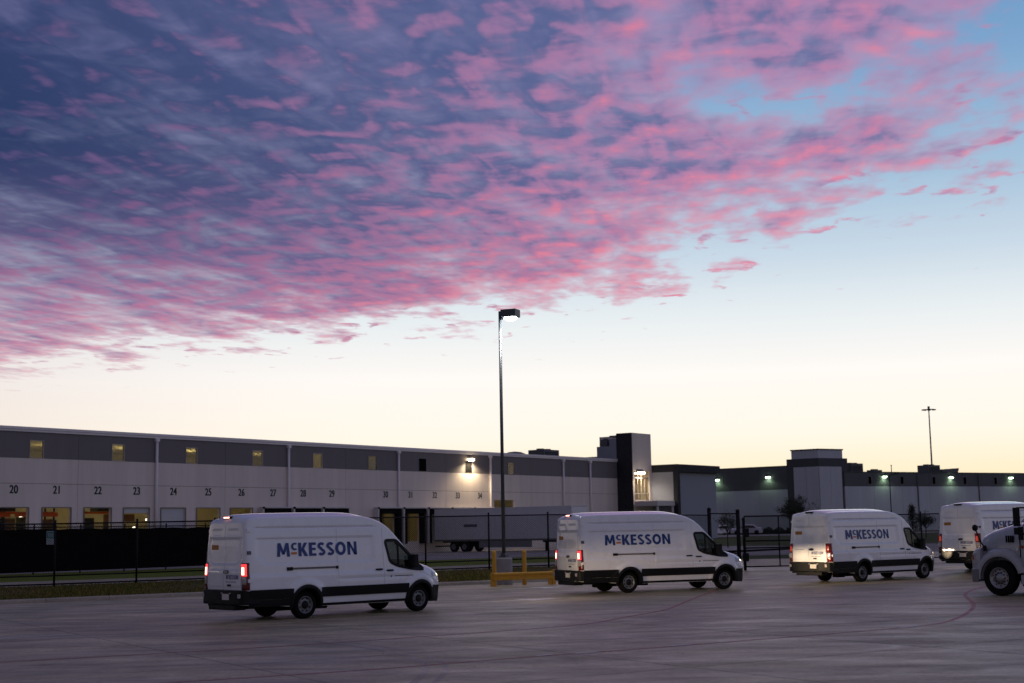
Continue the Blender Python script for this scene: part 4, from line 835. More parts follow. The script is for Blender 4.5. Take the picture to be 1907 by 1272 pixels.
# ------------------------------------------------------------------ trees, cars, small things beyond the gate
m_bark = mat('bark', (.05, .04, .032), .9, var=.3, vscale=8)
m_leaf = [mat('leaf_dark', (.022, .030, .014), .8), mat('leaf_mid', (.04, .05, .022), .8)]
m_needle = [mat('needle_dark', (.014, .024, .012), .8), mat('needle_mid', (.024, .038, .016), .8)]
def tree(name, lab, loc, h, cw, kind, count, mats, leaf=.12, grp='young trees beyond the gate'):
    r = empty(name, loc, random.random()*6, lab, 'tree', grp); tr = MB(); rd = random.Random(int(loc[0]*100)); tips = []
    tr.tube((0, 0, -.3), (rd.uniform(-.06, .06), 0, h*.45), h*.016+.02, 8, h*.012+.01)
    if kind == 'conifer':
        tr.tube((0, 0, h*.4), (0, 0, h), h*.014, 6, .01)
        for i in range(70):
            z = h*(.12+.86*rd.random()); a = rd.uniform(0, 2*PI); R_ = cw*(1-(z/h))*.55+.05; p = Vector((R_*math.cos(a), R_*math.sin(a), z-.15*R_)); tr.tube((0, 0, z), p, .012, 4, .004); tips += [Vector((0, 0, z)).lerp(p, t) for t in (.5, .8, 1.)]
    else:
        for i in range(16):
            a = rd.uniform(0, 2*PI); z0 = h*rd.uniform(.28, .5); e = Vector((math.cos(a)*cw*rd.uniform(.15, .5), math.sin(a)*cw*rd.uniform(.15, .5), h*rd.uniform(.55, .98))); m_ = Vector((0, 0, z0)).lerp(e, .5)+Vector((math.cos(a), math.sin(a), 0))*cw*.08
            tr.tube((0, 0, z0), m_, h*.009, 6, h*.006); tr.tube(m_, e, h*.006, 5, .006)
            for k in range(7):
                s = m_.lerp(e, rd.random()); f = s+Vector((rd.gauss(0, 1), rd.gauss(0, 1), rd.uniform(.1, 1.2)))*cw*.13; tr.tube(s, f, .010, 4, .004); tips += [f, s.lerp(f, .6)]
    tr.build('trunk', m_bark, r); V_, F_, M_ = [], [], []
    for i in range(count):
        c = rd.choice(tips)+Vector((rd.gauss(0, 1), rd.gauss(0, 1), rd.gauss(0, 1)))*leaf*1.1; u = Vector((rd.gauss(0, 1), rd.gauss(0, 1), rd.gauss(0, 1))).normalized(); w = u.orthogonal().normalized(); s = leaf*rd.uniform(.5, 1.1)
        b = len(V_); V_ += [c-u*s*.6, c+w*s*.3, c+u*s*.6, c-w*s*.3]; F_.append((b, b+1, b+2, b+3)); M_.append(rd.randrange(len(mats)))
    mb = MB(); mb.v = [tuple(v) for v in V_]; mb.f = F_; mb.m = M_; mb.sm = [False]*len(F_); mb.build('crown', mats, r, fix=False)
tree('round_tree', 'half bare round crowned tree behind the third van and gate', (30.2, 155, .3), 5.0, 3.4, 'round', 5200, m_leaf, .13)
tree('young_tree', 'small leafy tree seen through the fence left of the gate', (19.2, 130, .35), 3.0, 1.9, 'round', 1700, m_leaf, .12)
tree('conifer', 'slim dark conifer right of the third van', (46.5, 168, .6), 3.6, 1.5, 'conifer', 2200, m_needle, .14)
tree('shrub_tree', 'small dark bushy tree between the third and fourth vans', (44.3, 155, .6), 2.6, 2.3, 'round', 1800, m_leaf, .14)
BUSH = ['leftmost, partly behind the gate post', 'second from the left, behind the gate leaf', 'third from the left, behind the gate leaf', 'fourth from the left, behind the gate leaf', 'middle one of the row', 'fourth from the right', 'third from the right', 'second from the right', 'rightmost, nearest the third van']
for i, x in enumerate(lsp(33.5, 47.2, 9)):
    y = 221+(-.6*i); r = empty('hedge_bush', (x+random.uniform(-.3, .3), y, .78), 0, 'low dark bush along the far wall, '+BUSH[i], 'bush', 'bushes along the far warehouse wall')
    rd = random.Random(i); V_, F_ = [], []
    for k in range(420):
        a = rd.uniform(0, 2*PI); q = rd.random()**.5; c = Vector((.95*q*math.cos(a), .8*q*math.sin(a), rd.uniform(.0, 1.05*(1.05-q*q*.7)))); u = Vector((rd.gauss(0, 1), rd.gauss(0, 1), rd.gauss(0, 1))).normalized()*.14; w = u.orthogonal()*.7; b = len(V_); V_ += [c-u, c+w, c+u, c-w]; F_.append((b, b+1, b+2, b+3))
    mb = MB(); mb.v = [tuple(v) for v in V_]; mb.f = F_; mb.m = [j % 2 for j in range(len(F_))]; mb.sm = [False]*len(F_); mb.build('foliage', m_needle, r, fix=False); part('stem', m_bark, r, lambda b: [b.tube((0, 0, -.15), (.4*math.cos(t), .4*math.sin(t), .6), .02, 5) for t in (0, 2, 4)])
for x, y, lab in ((40.6, 196, 'leftmost small sign post before the far hedge'), (42.9, 196, 'middle small sign post before the far hedge'), (45.7, 196, 'rightmost small sign post before the far hedge')):
    s_ = empty('sign_post', (x, y, .82), .2, lab, 'sign post', 'sign posts in the far car park'); part('post', m_frame, s_, lambda b: b.tube((0, 0, -.2), (0, 0, 2.1), .035, 8)); part('sign_plate', m_unit, s_, lambda b: b.box(-.22, .22, -.05, -.036, 1.55, 2.08))
def car(lab, loc, rz, paint, lit=False):
    r = empty('parked_car', loc, rz, lab, 'car', 'cars parked before the far warehouse'); zt_ = pch([-2.2, -2.1, -1.6, -1.2, -.4, .3, 1.0, 1.6, 2.1, 2.2], [.75, .95, 1.02, 1.32, 1.46, 1.45, 1.02, .93, .78, .62]); W_ = pch([-2.2, -1.9, 0, 1.6, 2.1, 2.2], [.70, .84, .88, .86, .74, .60]); mb = MB()
    loft([(x, W_(x), .25, zt_(x)) for x in lsp(-2.2, 2.2, 34)], mb, 3.4, 16); mb.build('body', paint, r, auto=50)
    for sd in (-1, 1): part('side_window', m_pane_dark, r, lambda b: b.prism([(-1.25, .95), (-.95, 1.28), (.15, 1.30), (.85, .95)], sd*.80, sd*.885, axis='Y')); part('headlamp', m_clear_lens if not lit else emis('car_lamp_lit', (1, .62, .35), 6), r, lambda b: b.box(2.06, 2.2, sd*.6-.13, sd*.6+.13, .58, .72)); part('tail_lamp', m_red_lens, r, lambda b: b.box(-2.22, -2.1, sd*.62-.12, sd*.62+.12, .72, .86))
    part('windscreen', m_pane_dark, r, lambda b: b.add([(.42, -.68, 1.43), (.42, .68, 1.43), (1.0, .74, 1.05), (1.0, -.74, 1.05)], [(0, 1, 2, 3)]))
    t_ = MB(); t_.lathe([(.18, -.1), (.31, -.1), (.325, 0), (.31, .1), (.18, .1), (.12, .08), (0, .08)], 20); t_ = t_.mesh('car_tyre', m_rubber)
    for x in (-1.35, 1.35):
        for y in (-.80, .80): link('wheel', t_, r, (x, y, .325), 0 if y > 0 else PI)
car('silver parked car seen through the fence just left of the gate post', (32.2, 200, .86), math.radians(172), mat('car_silver', (.42, .43, .46), .3, coat=.5))
car('white parked car with a warm lit lamp left of the small leafy tree', (29.4, 207, .86), math.radians(205), mat('car_white', (.7, .7, .72), .3, coat=.5), True)
p1648 = empty('thin_lamp_pole', (42.0, 160, .6), 0, 'thin dark pole with a short arm before the far warehouse right of the tower', 'pole'); part('pole', m_fence, p1648, lambda b: b.tube((0, 0, -.6), (0, 0, 6.85), .07, 8, .05)); part('arm', m_fence, p1648, lambda b: b.tube((0, 0, 6.8), (.55, 0, 7.0), .04, 6)); part('lamp_head', m_fence, p1648, lambda b: b.box(.45, .95, -.12, .12, 6.95, 7.07))
# ------------------------------------------------------------------ delivery van (local: x forward from the rear axle, y left, z up)
ztop = pch([-1.80, -1.75, -1.66, -1.45, -.6, .5, 1.2, 1.75, 2.15, 2.45, 2.7, 3.1, 3.5, 3.72, 3.88, 4.15, 4.4, 4.56, 4.66, 4.72, 4.77],
           [2.545, 2.62, 2.67, 2.70, 2.725, 2.735, 2.737, 2.725, 2.67, 2.565, 2.415, 2.03, 1.625, 1.415, 1.345, 1.27, 1.18, 1.09, .98, .84, .72])
Tw = pch([-1.80, -1.775, -1.74, -1.68, -1.55, -1.2, 3.3, 3.8, 4.1, 4.35, 4.52, 4.64, 4.72, 4.77], [.905, .945, .968, .985, .997, 1, 1, .985, .955, .90, .83, .73, .60, .42])
Bw = pch([.24, .32, .45, .62, .85, 1.1, 1.3, 1.5, 2.0, 2.3, 2.5, 2.8], [.93, .965, .995, 1.018, 1.03, 1.028, 1.018, 1.004, .953, .918, .894, .86])
zbot = pch([-1.8, -.8, 0, 3.6, 4.3, 4.6, 4.77], [.42, .36, .30, .30, .25, .24, .30])
rtop = pch([-1.8, -1.4, 2.4, 3.2, 3.7, 4.1, 4.5, 4.77], [.12, .15, .16, .14, .15, .24, .28, .22])
def zsh(x): return ztop(x)-rtop(x)
def rdist(x, z, c): return math.hypot(x-c, z-.37)
def press(x, z):
    """pressings in the side sheet"""
    d = 0.
    d -= .034*math.exp(-((z-2.335)/.020)**2)*sstep(x, -1.55, -1.45)*(1-sstep(x, 2.1, 2.4))     # roof gutter
    ix = sstep(x, -1.50, -1.44)*(1-sstep(x, 2.14, 2.2)); zl = 1.40+.16*(1-sstep(x, -1.46, -1.2)); d -= .022*ix*sstep(z, zl, zl+.05)*(1-sstep(z, 2.055, 2.085))
    d += .028*(1-sstep(z, 1.10, 1.19))*sstep(z, .5, .8)
    d -= .016*math.exp(-((z-.98)/.03)**2)*sstep(x, .9, 1.2)*(1-sstep(x, 3.0, 3.3))
    if z < 1.3:
        for c in (0, 3.75): d += .036*(1-sstep(rdist(x, z, c), .58, .68))*sstep(z, .2, .4)
    return d
def side_w(x, z):
    zs, zt = zsh(x), ztop(x)
    if z <= zs: return (Bw(z)+press(x, z)*min(1, max(0, (zs-z)/.06)))*Tw(x)
    h = min(1, (z-zs)/(zt-zs)); return Bw(zs)*Tw(x)*(max(0, 1-h*h))**.2
def lean(x, z):
    """the tail leans forward towards the roof"""
    k = 1-sstep(x, -1.85, -1.1); return k*(.05*max(0, (z-1.1)/1.5)**1.6)
def S(x, z, off=0., sd=-1): return (x+lean(x, z), sd*(side_w(x, z)+off), z)
win_poly = [(2.58, 1.95), (2.95, 1.95), (3.30, 1.65), (3.62, 1.36), (3.88, 1.155), (3.58, 1.165), (2.97, 1.27), (2.72, 1.38)]
win_in = round_poly(win_poly, .08, 3)
def patch(xs, vs, zr, off, keep=None, flange=.02, sd=-1, mb=None, mi=0):
    """sheet on the side of the van: columns xs, rows v in 0..1 between zr(x)"""
    mb = mb or MB(); nx, nv = len(xs), len(vs); Vt = []
    for x in xs:
        a, b = zr(x)
        for v in vs: Vt.append((x, a+(b-a)*v))
    quads = [(i*nv+j, (i+1)*nv+j, (i+1)*nv+j+1, i*nv+j+1) for i in range(nx-1) for j in range(nv-1)]
    if keep: quads = [q for q in quads if keep(sum(Vt[k][0] for k in q)/4, sum(Vt[k][1] for k in q)/4)]
    n = len(Vt); vo = [S(x, z, off, sd) for x, z in Vt]+[S(x, z, off-flange, sd) for x, z in Vt]
    cnt = {}
    for q in quads:
        for a, b in zip(q, q[1:]+q[:1]): cnt[(a, b)] = 1
    rim = [(a, b, b+n, a+n) for a, b in cnt if (b, a) not in cnt]
    used = sorted({k for q in quads+rim for k in q}); ix = {k: i for i, k in enumerate(used)}
    mb.add([vo[k] for k in used], [tuple(ix[k] for k in q) for q in quads], mi, True)
    mb.add([vo[k] for k in used], [tuple(ix[k] for k in q) for q in rim], mi, False)
    return mb
def ring(poly_o, poly_i, off, sd, mb, depth=.03):
    n = len(poly_o); a = [S(x, z, off, sd) for x, z in poly_o]; b = [S(x, z, off, sd) for x, z in poly_i]; c = [S(x, z, off-depth, sd) for x, z in poly_o]; d = [S(x, z, off-depth, sd) for x, z in poly_i]
    q = [(i, (i+1) % n) for i in range(n)]
    mb.add(a+b+c+d, [(i, j, j+n, i+n) for i, j in q]+[(i, j, j+2*n, i+2*n) for i, j in q]+[(i+n, j+n, j+3*n, i+3*n) for i, j in q]); return mb
def pad(poly, off, depth, sd, mb, mi=0):
    n = len(poly); a = [S(x, z, off, sd) for x, z in poly]; b = [S(x, z, off-depth, sd) for x, z in poly]
    mb.add(a+b, [tuple(range(n))]+[(i, (i+1) % n, (i+1) % n+n, i+n) for i in range(n)], mi); return mb

def body_mesh():
    xs = sorted(set([-1.80, -1.79, -1.775, -1.755, -1.73, -1.70, -1.66, -1.60, -1.53]+lsp(-1.46, 2.4, 60)+lsp(2.45, 3.9, 32)+lsp(3.95, 4.6, 16)+[4.63, 4.66, 4.69, 4.72, 4.745, 4.76, 4.77]))
    K, Tn = 104, 19; cols = []
    for x in xs:
        z0, zs, zt = zbot(x), zsh(x), ztop(x); half = []
        for k in range(K):
            z = z0+(zs-z0)*k/(K-1); w = side_w(x, z)
            half.append((w, z))
        ws = Bw(zs)*Tw(x); cr = min(.05*(1-sstep(x, 2.0, 3.0))+.035, (zt-zs)*.6); nk = 9; kk = .72
        for k in range(1, nk+1):      # rounded corner
            a = k/nk*PI/2; half.append((ws*(kk+(1-kk)*math.cos(a)**.85), zs+(zt-cr-zs)*math.sin(a)**.9))
        for k in range(1, Tn-nk+1):   # gently crowned roof
            f = 1-k/(Tn-nk); half.append((ws*kk*f, zt-cr*f**1.9))
        cols.append(half)
    H = K+Tn; mb = MB(); vid = {}
    vs = []
    for i, x in enumerate(xs):
        for k, (w, z) in enumerate(cols[i]):
            for sd in (-1, 1):
                if k == H-1 and sd == 1: vid[i, k, 1] = vid[i, k, -1]; continue
                vid[i, k, sd] = len(vs); vs.append((x+lean(x, z), sd*w, z))
    paint, shield, under = [], [], []
    for i in range(len(xs)-1):
        for k in range(H-1):
            xm = (xs[i]+xs[i+1])/2; zm = sum(cols[a][b][1] for a in (i, i+1) for b in (k, k+1))/4; wm = (cols[i][k][0]+cols[i+1][k+1][0])/2
            if k < K-1:
                if min(rdist(xm, zm, 0), rdist(xm, zm, 3.75)) < .47: continue
                if inpoly(xm, zm, win_in): continue
            ws_ = 2.73 < xm < 3.70 and wm < .80
            if ws_ and k >= K-1:
                if k >= K+3:
                    for sd in (-1, 1): shield.append((vid[i, k, sd], vid[i+1, k, sd], vid[i+1, k+1, sd], vid[i, k+1, sd]))
                    continue
            for sd in (-1, 1):
                q = (vid[i, k, sd], vid[i+1, k, sd], vid[i+1, k+1, sd], vid[i, k+1, sd]); q = q if sd < 0 else q[::-1]
                (under if xm > 4.22 and zm < .70 else paint).append(q)
    for i in range(len(xs)-1):
        q = (vid[i, 0, -1], vid[i, 0, 1], vid[i+1, 0, 1], vid[i+1, 0, -1]); paint.append(q)
    n = len(xs)-1
    for i in (0, n):
        for k in range(H-1):
            q = (vid[i, k, -1], vid[i, k+1, -1], vid[i, k+1, 1], vid[i, k, 1]); q = q if i == 0 else q[::-1]
            q = tuple(dict.fromkeys(q)); (under if i == n else paint).append(q)
    def sub(qs):
        used = sorted({k for q in qs for k in q}); ix = {k: j for j, k in enumerate(used)}
        return [vs[k] for k in used], [tuple(ix[k] for k in q) for q in qs]
    return sub(paint), sub(shield), sub(under)

def glyphs():
    """bold grotesque capitals as polygons on a unit height: list of convex-ish quads"""
    t = .235
    def bar(a, b, w=t):
        a, b = Vector(a), Vector(b); d = (b-a).normalized(); n = Vector((-d.y, d.x))*w/2; return [[a-n, b-n, b+n, a+n]]
    def stroke(pts, w=t):
        out = []; P_ = [Vector(p) for p in pts]; Ls, Rs = [], []
        for i, p in enumerate(P_):
            d = (P_[min(i+1, len(P_)-1)]-P_[max(i-1, 0)]).normalized(); n = Vector((-d.y, d.x))*w/2; Ls.append(p+n); Rs.append(p-n)
        for i in range(len(P_)-1): out.append([Rs[i], Rs[i+1], Ls[i+1], Ls[i]])
        return out
    def arc(cx, cy, rx, ry, a0, a1, n=16): return [(cx+rx*math.cos(math.radians(a0+(a1-a0)*i/n)), cy+ry*math.sin(math.radians(a0+(a1-a0)*i/n))) for i in range(n+1)]
    h = t/2; G = {}
    def para(x0, x1, y0, y1, w): return [[Vector((x0, y0)), Vector((x0+w, y0)), Vector((x1+w, y1)), Vector((x1, y1))]]
    G['M'] = (.98, para(0, .07, 0, 1, t*.92)+para(.98-t*.92, .91-t*.92, 0, 1, t*.92)+[[Vector((.07, 1)), Vector((.30, 1)), Vector((.57, .16)), Vector((.41, .16))], [Vector((.91, 1)), Vector((.68, 1)), Vector((.41, .16)), Vector((.57, .16))]])
    G['K'] = (.72, bar((h, 0), (h, 1))+[[Vector((.47, 0)), Vector((.74, 0)), Vector((.44, .56)), Vector((.22, .50))], [Vector((.22, .50)), Vector((.44, .53)), Vector((.71, 1)), Vector((.46, 1))]])
    G['E'] = (.56, bar((h, 0), (h, 1))+bar((t, .095), (.56, .095), .19)+bar((t, .905), (.56, .905), .19)+bar((t, .51), (.52, .51), .18))
    G['N'] = (.78, bar((h, 0), (h, 1))+bar((.78-h, 0), (.78-h, 1))+[[Vector((t-.01, 1)), Vector((.02, 1)), Vector((.78-t+.01, 0)), Vector((.77, 0))]])
    G['O'] = (.86, stroke(arc(.43, .5, .43-h, .5-h+.015, 0, 360, 28)))
    G['C'] = (.62, stroke(arc(.40, .5, .40-h, .5-h+.015, 52, 308, 20)))
    s = arc(.31, .735, .20, .165, 28, 270-20, 12)+arc(.31, .265, .205, .165, 70, -152, 12)
    G['S'] = (.60, stroke(s, .195))
    return G
GL = glyphs()
def logo(mb, x0, x1, z0, z1, put_, bar_mi=1):
    """the wordmark: capital M, raised small C over a bar, KESSON. put_(u, v) maps to 3d"""
    gap = .115; seq = [('M', 1, 0), ('C', .60, .46), ('K', 1, 0), ('E', 1, 0), ('S', 1, 0), ('S', 1, 0), ('O', 1, 0), ('N', 1, 0)]
    W = sum(GL[c][0]*(k if k == 1 else .72) for c, k, _ in seq)+gap*(len(seq)-1); sx_ = (x1-x0)/W; sz_ = z1-z0; x = 0
    for c, k, dy in seq:
        kw = k if k == 1 else .72
        for q in GL[c][1]: mb.add([put_(x0+(x+p.x*kw)*sx_, z0+(dy+p.y*(.54 if k != 1 else 1))*sz_) for p in q], [(0, 1, 2, 3)], 0)
        if k != 1:
            w = GL[c][0]*kw; mb.add([put_(x0+(x+a*w)*sx_, z0+b*sz_) for a, b in ((-.02, .15), (.98, .15), (.98, .31), (-.02, .31))], [(0, 1, 2, 3)], bar_mi)
        x += GL[c][0]*kw+gap
    return mb

def tail_lamp_sheet(sd, z0, z1, off, a0=0., a1=1., nz=5):
    """sheet that wraps the rear corner; a runs 0 (side) .. 1 (rear face)"""
    path = [(-1.71, 0), (-1.725, 0), (-1.74, 0), (-1.755, 0), (-1.775, 0), (-1.80, 0), (-1.805, 1), (-1.81, 2)]
    mb = MB(); ts = lsp(a0, a1, 9); V_ = []
    for z in lsp(z0, z1, nz):
        for t in ts:
            f = t*7; i = min(6, int(f)); u = f-i
            def pt(k):
                x, m = path[k]; w = side_w(max(x, -1.80), z)-(.05, .12)[m-1] if m else side_w(x, z)
                nx = 0 if k < 2 else (-.4 if k < 4 else (-.8 if k < 6 else -1)); ny = 1 if k < 2 else (.9 if k < 4 else (.6 if k < 6 else .1))
                return Vector((x+lean(x, z)+nx*off, sd*(w+ny*off), z))
            V_.append(pt(i)*(1-u)+pt(i+1)*u)
    m = len(ts); mb.add(V_, [(r*m+c, r*m+c+1, (r+1)*m+c+1, (r+1)*m+c) for r in range(nz-1) for c in range(m-1)], 0, True)
    return mb
def solid(o, th, off=-1.):
    m = o.modifiers.new('thickness', 'SOLIDIFY'); m.thickness = th; m.offset = off; return o


def make_van():
    root = empty('delivery_van')
    pnt, shl, und = body_mesh()
    mb = MB(); mb.add(*pnt, 0, True); body = mb.build('body', m_white, root, auto=40)
    mb = MB(); mb.add(*und, 0, True); mb.build('front_bumper', m_black, root, auto=45)
    mb = MB(); mb.add(*shl, 0, True); mb.build('windscreen', m_glass, root)
    # sliding door, front doors: sheets proud of the shell with an open gap round them
    vs = lsp(0, 1, 60)
    noarch = lambda x, z: min(rdist(x, z, 0), rdist(x, z, 3.75)) > .50
    d = patch(lsp(1.0, 2.465, 26), vs, lambda x: (.55, 2.30), .011).build('sliding_door', m_white, root, auto=40)
    pad(round_poly(rect(2.22, 2.44, 1.165, 1.21), .02, 3), .045, .035, -1, MB()).build('handle', m_black, d)
    for sd in (-1, 1):
        d = patch(lsp(2.50, 3.66, 30), vs, lambda x: (.55, min(2.28, zsh(x)-.02)), .011, lambda x, z: noarch(x, z) and not inpoly(x, z, win_in) and z < 2.33-.0, sd=sd).build('front_door', m_white, root, auto=40)
        pad(round_poly(rect(2.58, 2.80, 1.13, 1.175), .02, 3), .045, .035, sd, MB()).build('handle', m_black, d)
        fr = ring(offset_poly(win_in, .045), offset_poly(win_in, -.03), .022, sd, MB(), .06)
        pad(rect(2.985, 3.03, 1.26, 1.92), .021, .03, sd, fr); pad([(3.34, 1.20), (3.90, 1.14), (3.60, 1.40), (3.36, 1.60)], .020, .03, sd, fr)
        fr.build('window_frame', m_black, d)
        g_ = MB(); g_.add([S(x, z, .006, sd) for x, z in win_in], [tuple(range(len(win_in)))]); g_.build('window', m_glass, d)
    # side trim
    cl = MB()
    for a, b in ((-1.70, -.44), (.44, 3.31)):
        for sd in (-1, 1): patch(lsp(a, b, 24), lsp(0, 1, 8), lambda x: (.54, .79), .028, lambda x, z: min(rdist(x, z, 0), rdist(x, z, 3.75)) > .44, .03, sd, cl)
    for sd in (-1, 1):
        patch(lsp(-1.70, -.40, 20), lsp(0, 1, 8), lambda x: (.36, .535), .022, lambda x, z: rdist(x, z, 0) > .44, .03, sd, cl)
        patch(lsp(.40, 3.36, 20), lsp(0, 1, 4), lambda x: (.31, .375), .018, lambda x, z: min(rdist(x, z, 0), rdist(x, z, 3.75)) > .44, .03, sd, cl)
    cl.build('side_cladding', m_black, root, auto=40)
    for sd in (-1, 1):
        for c in (0, 3.75):
            mb = MB(); n = 26; an = [math.radians(-24+228*i/n) for i in range(n+1)]; V_ = []
            for r_, o_ in ((.405, -.12), (.415, .034), (.475, .046), (.505, .03), (.51, 0)):
                for a in an:
                    x, z = c+r_*math.cos(a), .37+r_*math.sin(a); V_.append(S(x, max(z, .26), o_, sd))
            m = n+1; mb.add(V_, [(k*m+i, k*m+i+1, (k+1)*m+i+1, (k+1)*m+i) for k in range(4) for i in range(n)], 0, True)
            mb.build('wheel_arch', m_black, root, auto=50)
    # sliding rail
    r_ = pad(rect(-.56, 1.0, 1.265, 1.315), .013, .03, -1, MB()); r_.build('door_rail', mat('rail_grey', (.13, .13, .13), .5), root)
    pad(rect(-.60, -.43, 1.245, 1.33), .03, .04, -1, MB()).build('rail_cap', m_black, root); pad(rect(.93, .995, 1.25, 1.325), .03, .04, -1, MB()).build('rail_cap', m_black, root)
    # rear doors
    def rear_x(y, z, off):
        d = 0.; ay = abs(y)
        d -= .024*sstep(z, 1.40+.12*sstep(ay, .55, .8), 1.46+.12*sstep(ay, .55, .8))*(1-sstep(z, 2.07, 2.11))*(1-sstep(ay, .74, .78))
        d -= .005*sstep(z, 2.14, 2.18)*(1-sstep(z, 2.30, 2.33))*(1-sstep(ay, .60, .66))*sstep(ay, .1, .16)
        d += .018*(1-sstep(z, 1.24, 1.34)); d -= .014*(1-sstep(z, .86, .9))
        d -= .020*sstep(ay, .55, .9)
        return -1.80+lean(-1.80, z)-off-d-.012
    for sd in (-1, 1):
        ny, nz = 26, 56; V_ = []; lim = lambda z: min(side_w(-1.795, z)-.055, .86)-(0.10*sstep(z, 2.40, 2.52))
        for j in range(nz):
            z = .80+(2.47-.80)*j/(nz-1)
            for i in range(ny):
                y = .009+(lim(z)-.009)*i/(ny-1)
                if z < 1.52: y = .009+(min(lim(z), .80)-.009)*i/(ny-1)
                V_.append((rear_x(y, z, .016), sd*y, z))
        nV = len(V_); V_ += [(x+.03, y, z) for x, y, z in V_]
        fs = [(j*ny+i, j*ny+i+1, (j+1)*ny+i+1, (j+1)*ny+i) for j in range(nz-1) for i in range(ny-1)]
        edge = [j*ny for j in range(nz)]+[(nz-1)*ny+i for i in range(1, ny)]+[j*ny+ny-1 for j in range(nz-2, -1, -1)]+[i for i in range(ny-2, 0, -1)]
        mb = MB(); mb.add(V_, fs, 0, True); mb.add(V_, [(a, b, b+nV, a+nV) for a, b in zip(edge, edge[1:]+edge[:1])], 0)
        d = mb.build('rear_door', m_white, root, auto=40)
        R3 = lambda y, z, o=.02: (rear_x(y, z, o+.016), y, z)
        if sd < 0:      # right-hand door: handle, wordmark, lock
            h = MB(); p = [(-.14+.105*math.cos(a), 1.245+.048*math.sin(a)) for a in [2*PI*i/18 for i in range(18)]]
            h.add([R3(y, z, .035) for y, z in p]+[R3(y, z, 0) for y, z in p], [tuple(range(18))]+[(i, (i+1) % 18, (i+1) % 18+18, i+18) for i in range(18)]); h.build('emblem', mat('emblem_blue', (.012, .02, .05), .25, coat=.5), d)
            lg = logo(MB(), -.13, -.70, 1.06, 1.17, lambda u, v: R3(u, v, .004)); lg.build('lettering', [m_navy, m_orange], d)
            h = MB(); h.box(-1.875, -1.80, -.36, -.22, .885, .935); h.build('handle', m_black, d, bevel=.008)
            tk = MB()
            for i in range(9): tk.add([R3(-.12-.055*i-a*.042, .985+b*.02, .004) for a, b in ((0, 0), (1, 0), (1, 1), (0, 1))], [(0, 1, 2, 3)])
            tk.build('small_print', m_grey_vinyl, d)
        else:
            st = MB(); st.add([R3(y, z, .006) for y, z in rect(.34, .68, 1.80, 1.92)]+[R3(y, z, -.005) for y, z in rect(.34, .68, 1.80, 1.92)], [(0, 1, 2, 3), (0, 1, 5, 4), (1, 2, 6, 5), (2, 3, 7, 6), (3, 0, 4, 7)]); st.build('sticker', m_sticker, d)
            bd = MB()
            for i in range(7): bd.add([R3(.62-.062*i-a*.045, 1.235+b*.028, .005) for a, b in ((0, 0), (1, 0), (1, 1), (0, 1))], [(0, 1, 2, 3)])
            bd.build('badge', m_chrome, d)
        for zh in (1.02, 1.72, 2.28):
            hb = MB(); w = side_w(-1.70, zh); hb.box(-1.765+lean(-1.75, zh), -1.655+lean(-1.7, zh), sd*(w+.004)-.022, sd*(w+.004)+.022, zh-.045, zh+.045); hb.build('hinge', m_white if zh != 1.72 else m_grey_vinyl, d, bevel=.01)
    # rear bumper, step, plate
    bp = [(-1.42, 1.045), (-1.72, 1.035), (-1.84, .985), (-1.91, .85), (-1.93, .5), (-1.93, -.5), (-1.91, -.85), (-1.84, -.985), (-1.72, -1.035), (-1.42, -1.045), (-1.42, -.9), (-1.7, -.8), (-1.7, .8), (-1.42, .9)]
    b = MB(); b.prism(bp, .43, .785); b = b.build('rear_bumper', m_black, root, bevel=.025)
    st = MB(); st.box(-1.90, -1.55, -.62, .62, .29, .42); st.build('rear_step', m_black, root, bevel=.02)
    pl = MB(); pl.box(-1.955, -1.935, -.43, -.12, .55, .70); pl.build('number_plate', m_plate, b)
    for y in (-.47, -.08): l_ = MB(); l_.box(-1.95, -1.92, y-.03, y+.03, .70, .73); l_.build('plate_lamp', m_clear_lens, b)
    for y in (-.86, .86): l_ = MB(); l_.box(-1.935, -1.90, y-.045, y+.045, .60, .70); l_.build('reflector', m_clear_lens, b)
    # tail lamps: housing with separate lenses
    for sd in (-1, 1):
        h = solid(tail_lamp_sheet(sd, .79, 1.47, .012, nz=9).build('tail_lamp', m_red_lens, root), .02)
        solid(tail_lamp_sheet(sd, 1.14, 1.44, .020, .50, .97, 5).build('brake_lens', m_red_lit, h), .008)
        solid(tail_lamp_sheet(sd, 1.17, 1.36, .027, .72, .93, 4).build('bulb', m_red_core, h), .005)
        solid(tail_lamp_sheet(sd, .93, 1.12, .020, .60, .97, 4).build('clear_lens', m_clear_lens, h), .008)
    # third brake lamp on the roof edge
    h = MB(); h.box(-1.765, -1.60, -.17, .17, 2.585, 2.645); h = h.build('high_brake_lamp', m_black, root, bevel=.015)
    l_ = MB(); l_.box(-1.772, -1.72, -.13, .13, 2.60, 2.632); l_.build('brake_lens', m_red_core, h)
    # headlamps, grille
    for sd in (-1, 1):
        hl_ = patch(lsp(4.22, 4.66, 12), lsp(0, 1, 6), lambda x: (.93, .93+.26*(1-.55*sstep(x, 4.3, 4.62))), .012, sd=sd).build('headlamp', m_clear_lens, root, auto=40)
        patch(lsp(4.46, 4.64, 8), lsp(0, 1, 4), lambda x: (.96, 1.06), .019, sd=sd, flange=.004).build('lamp', m_head, hl_)
    gr = MB()
    for i in range(4): gr.box(4.745, 4.79, -.42, .42, .74+.055*i-.3*0, .77+.055*i)
    gr.build('grille', m_black, root)
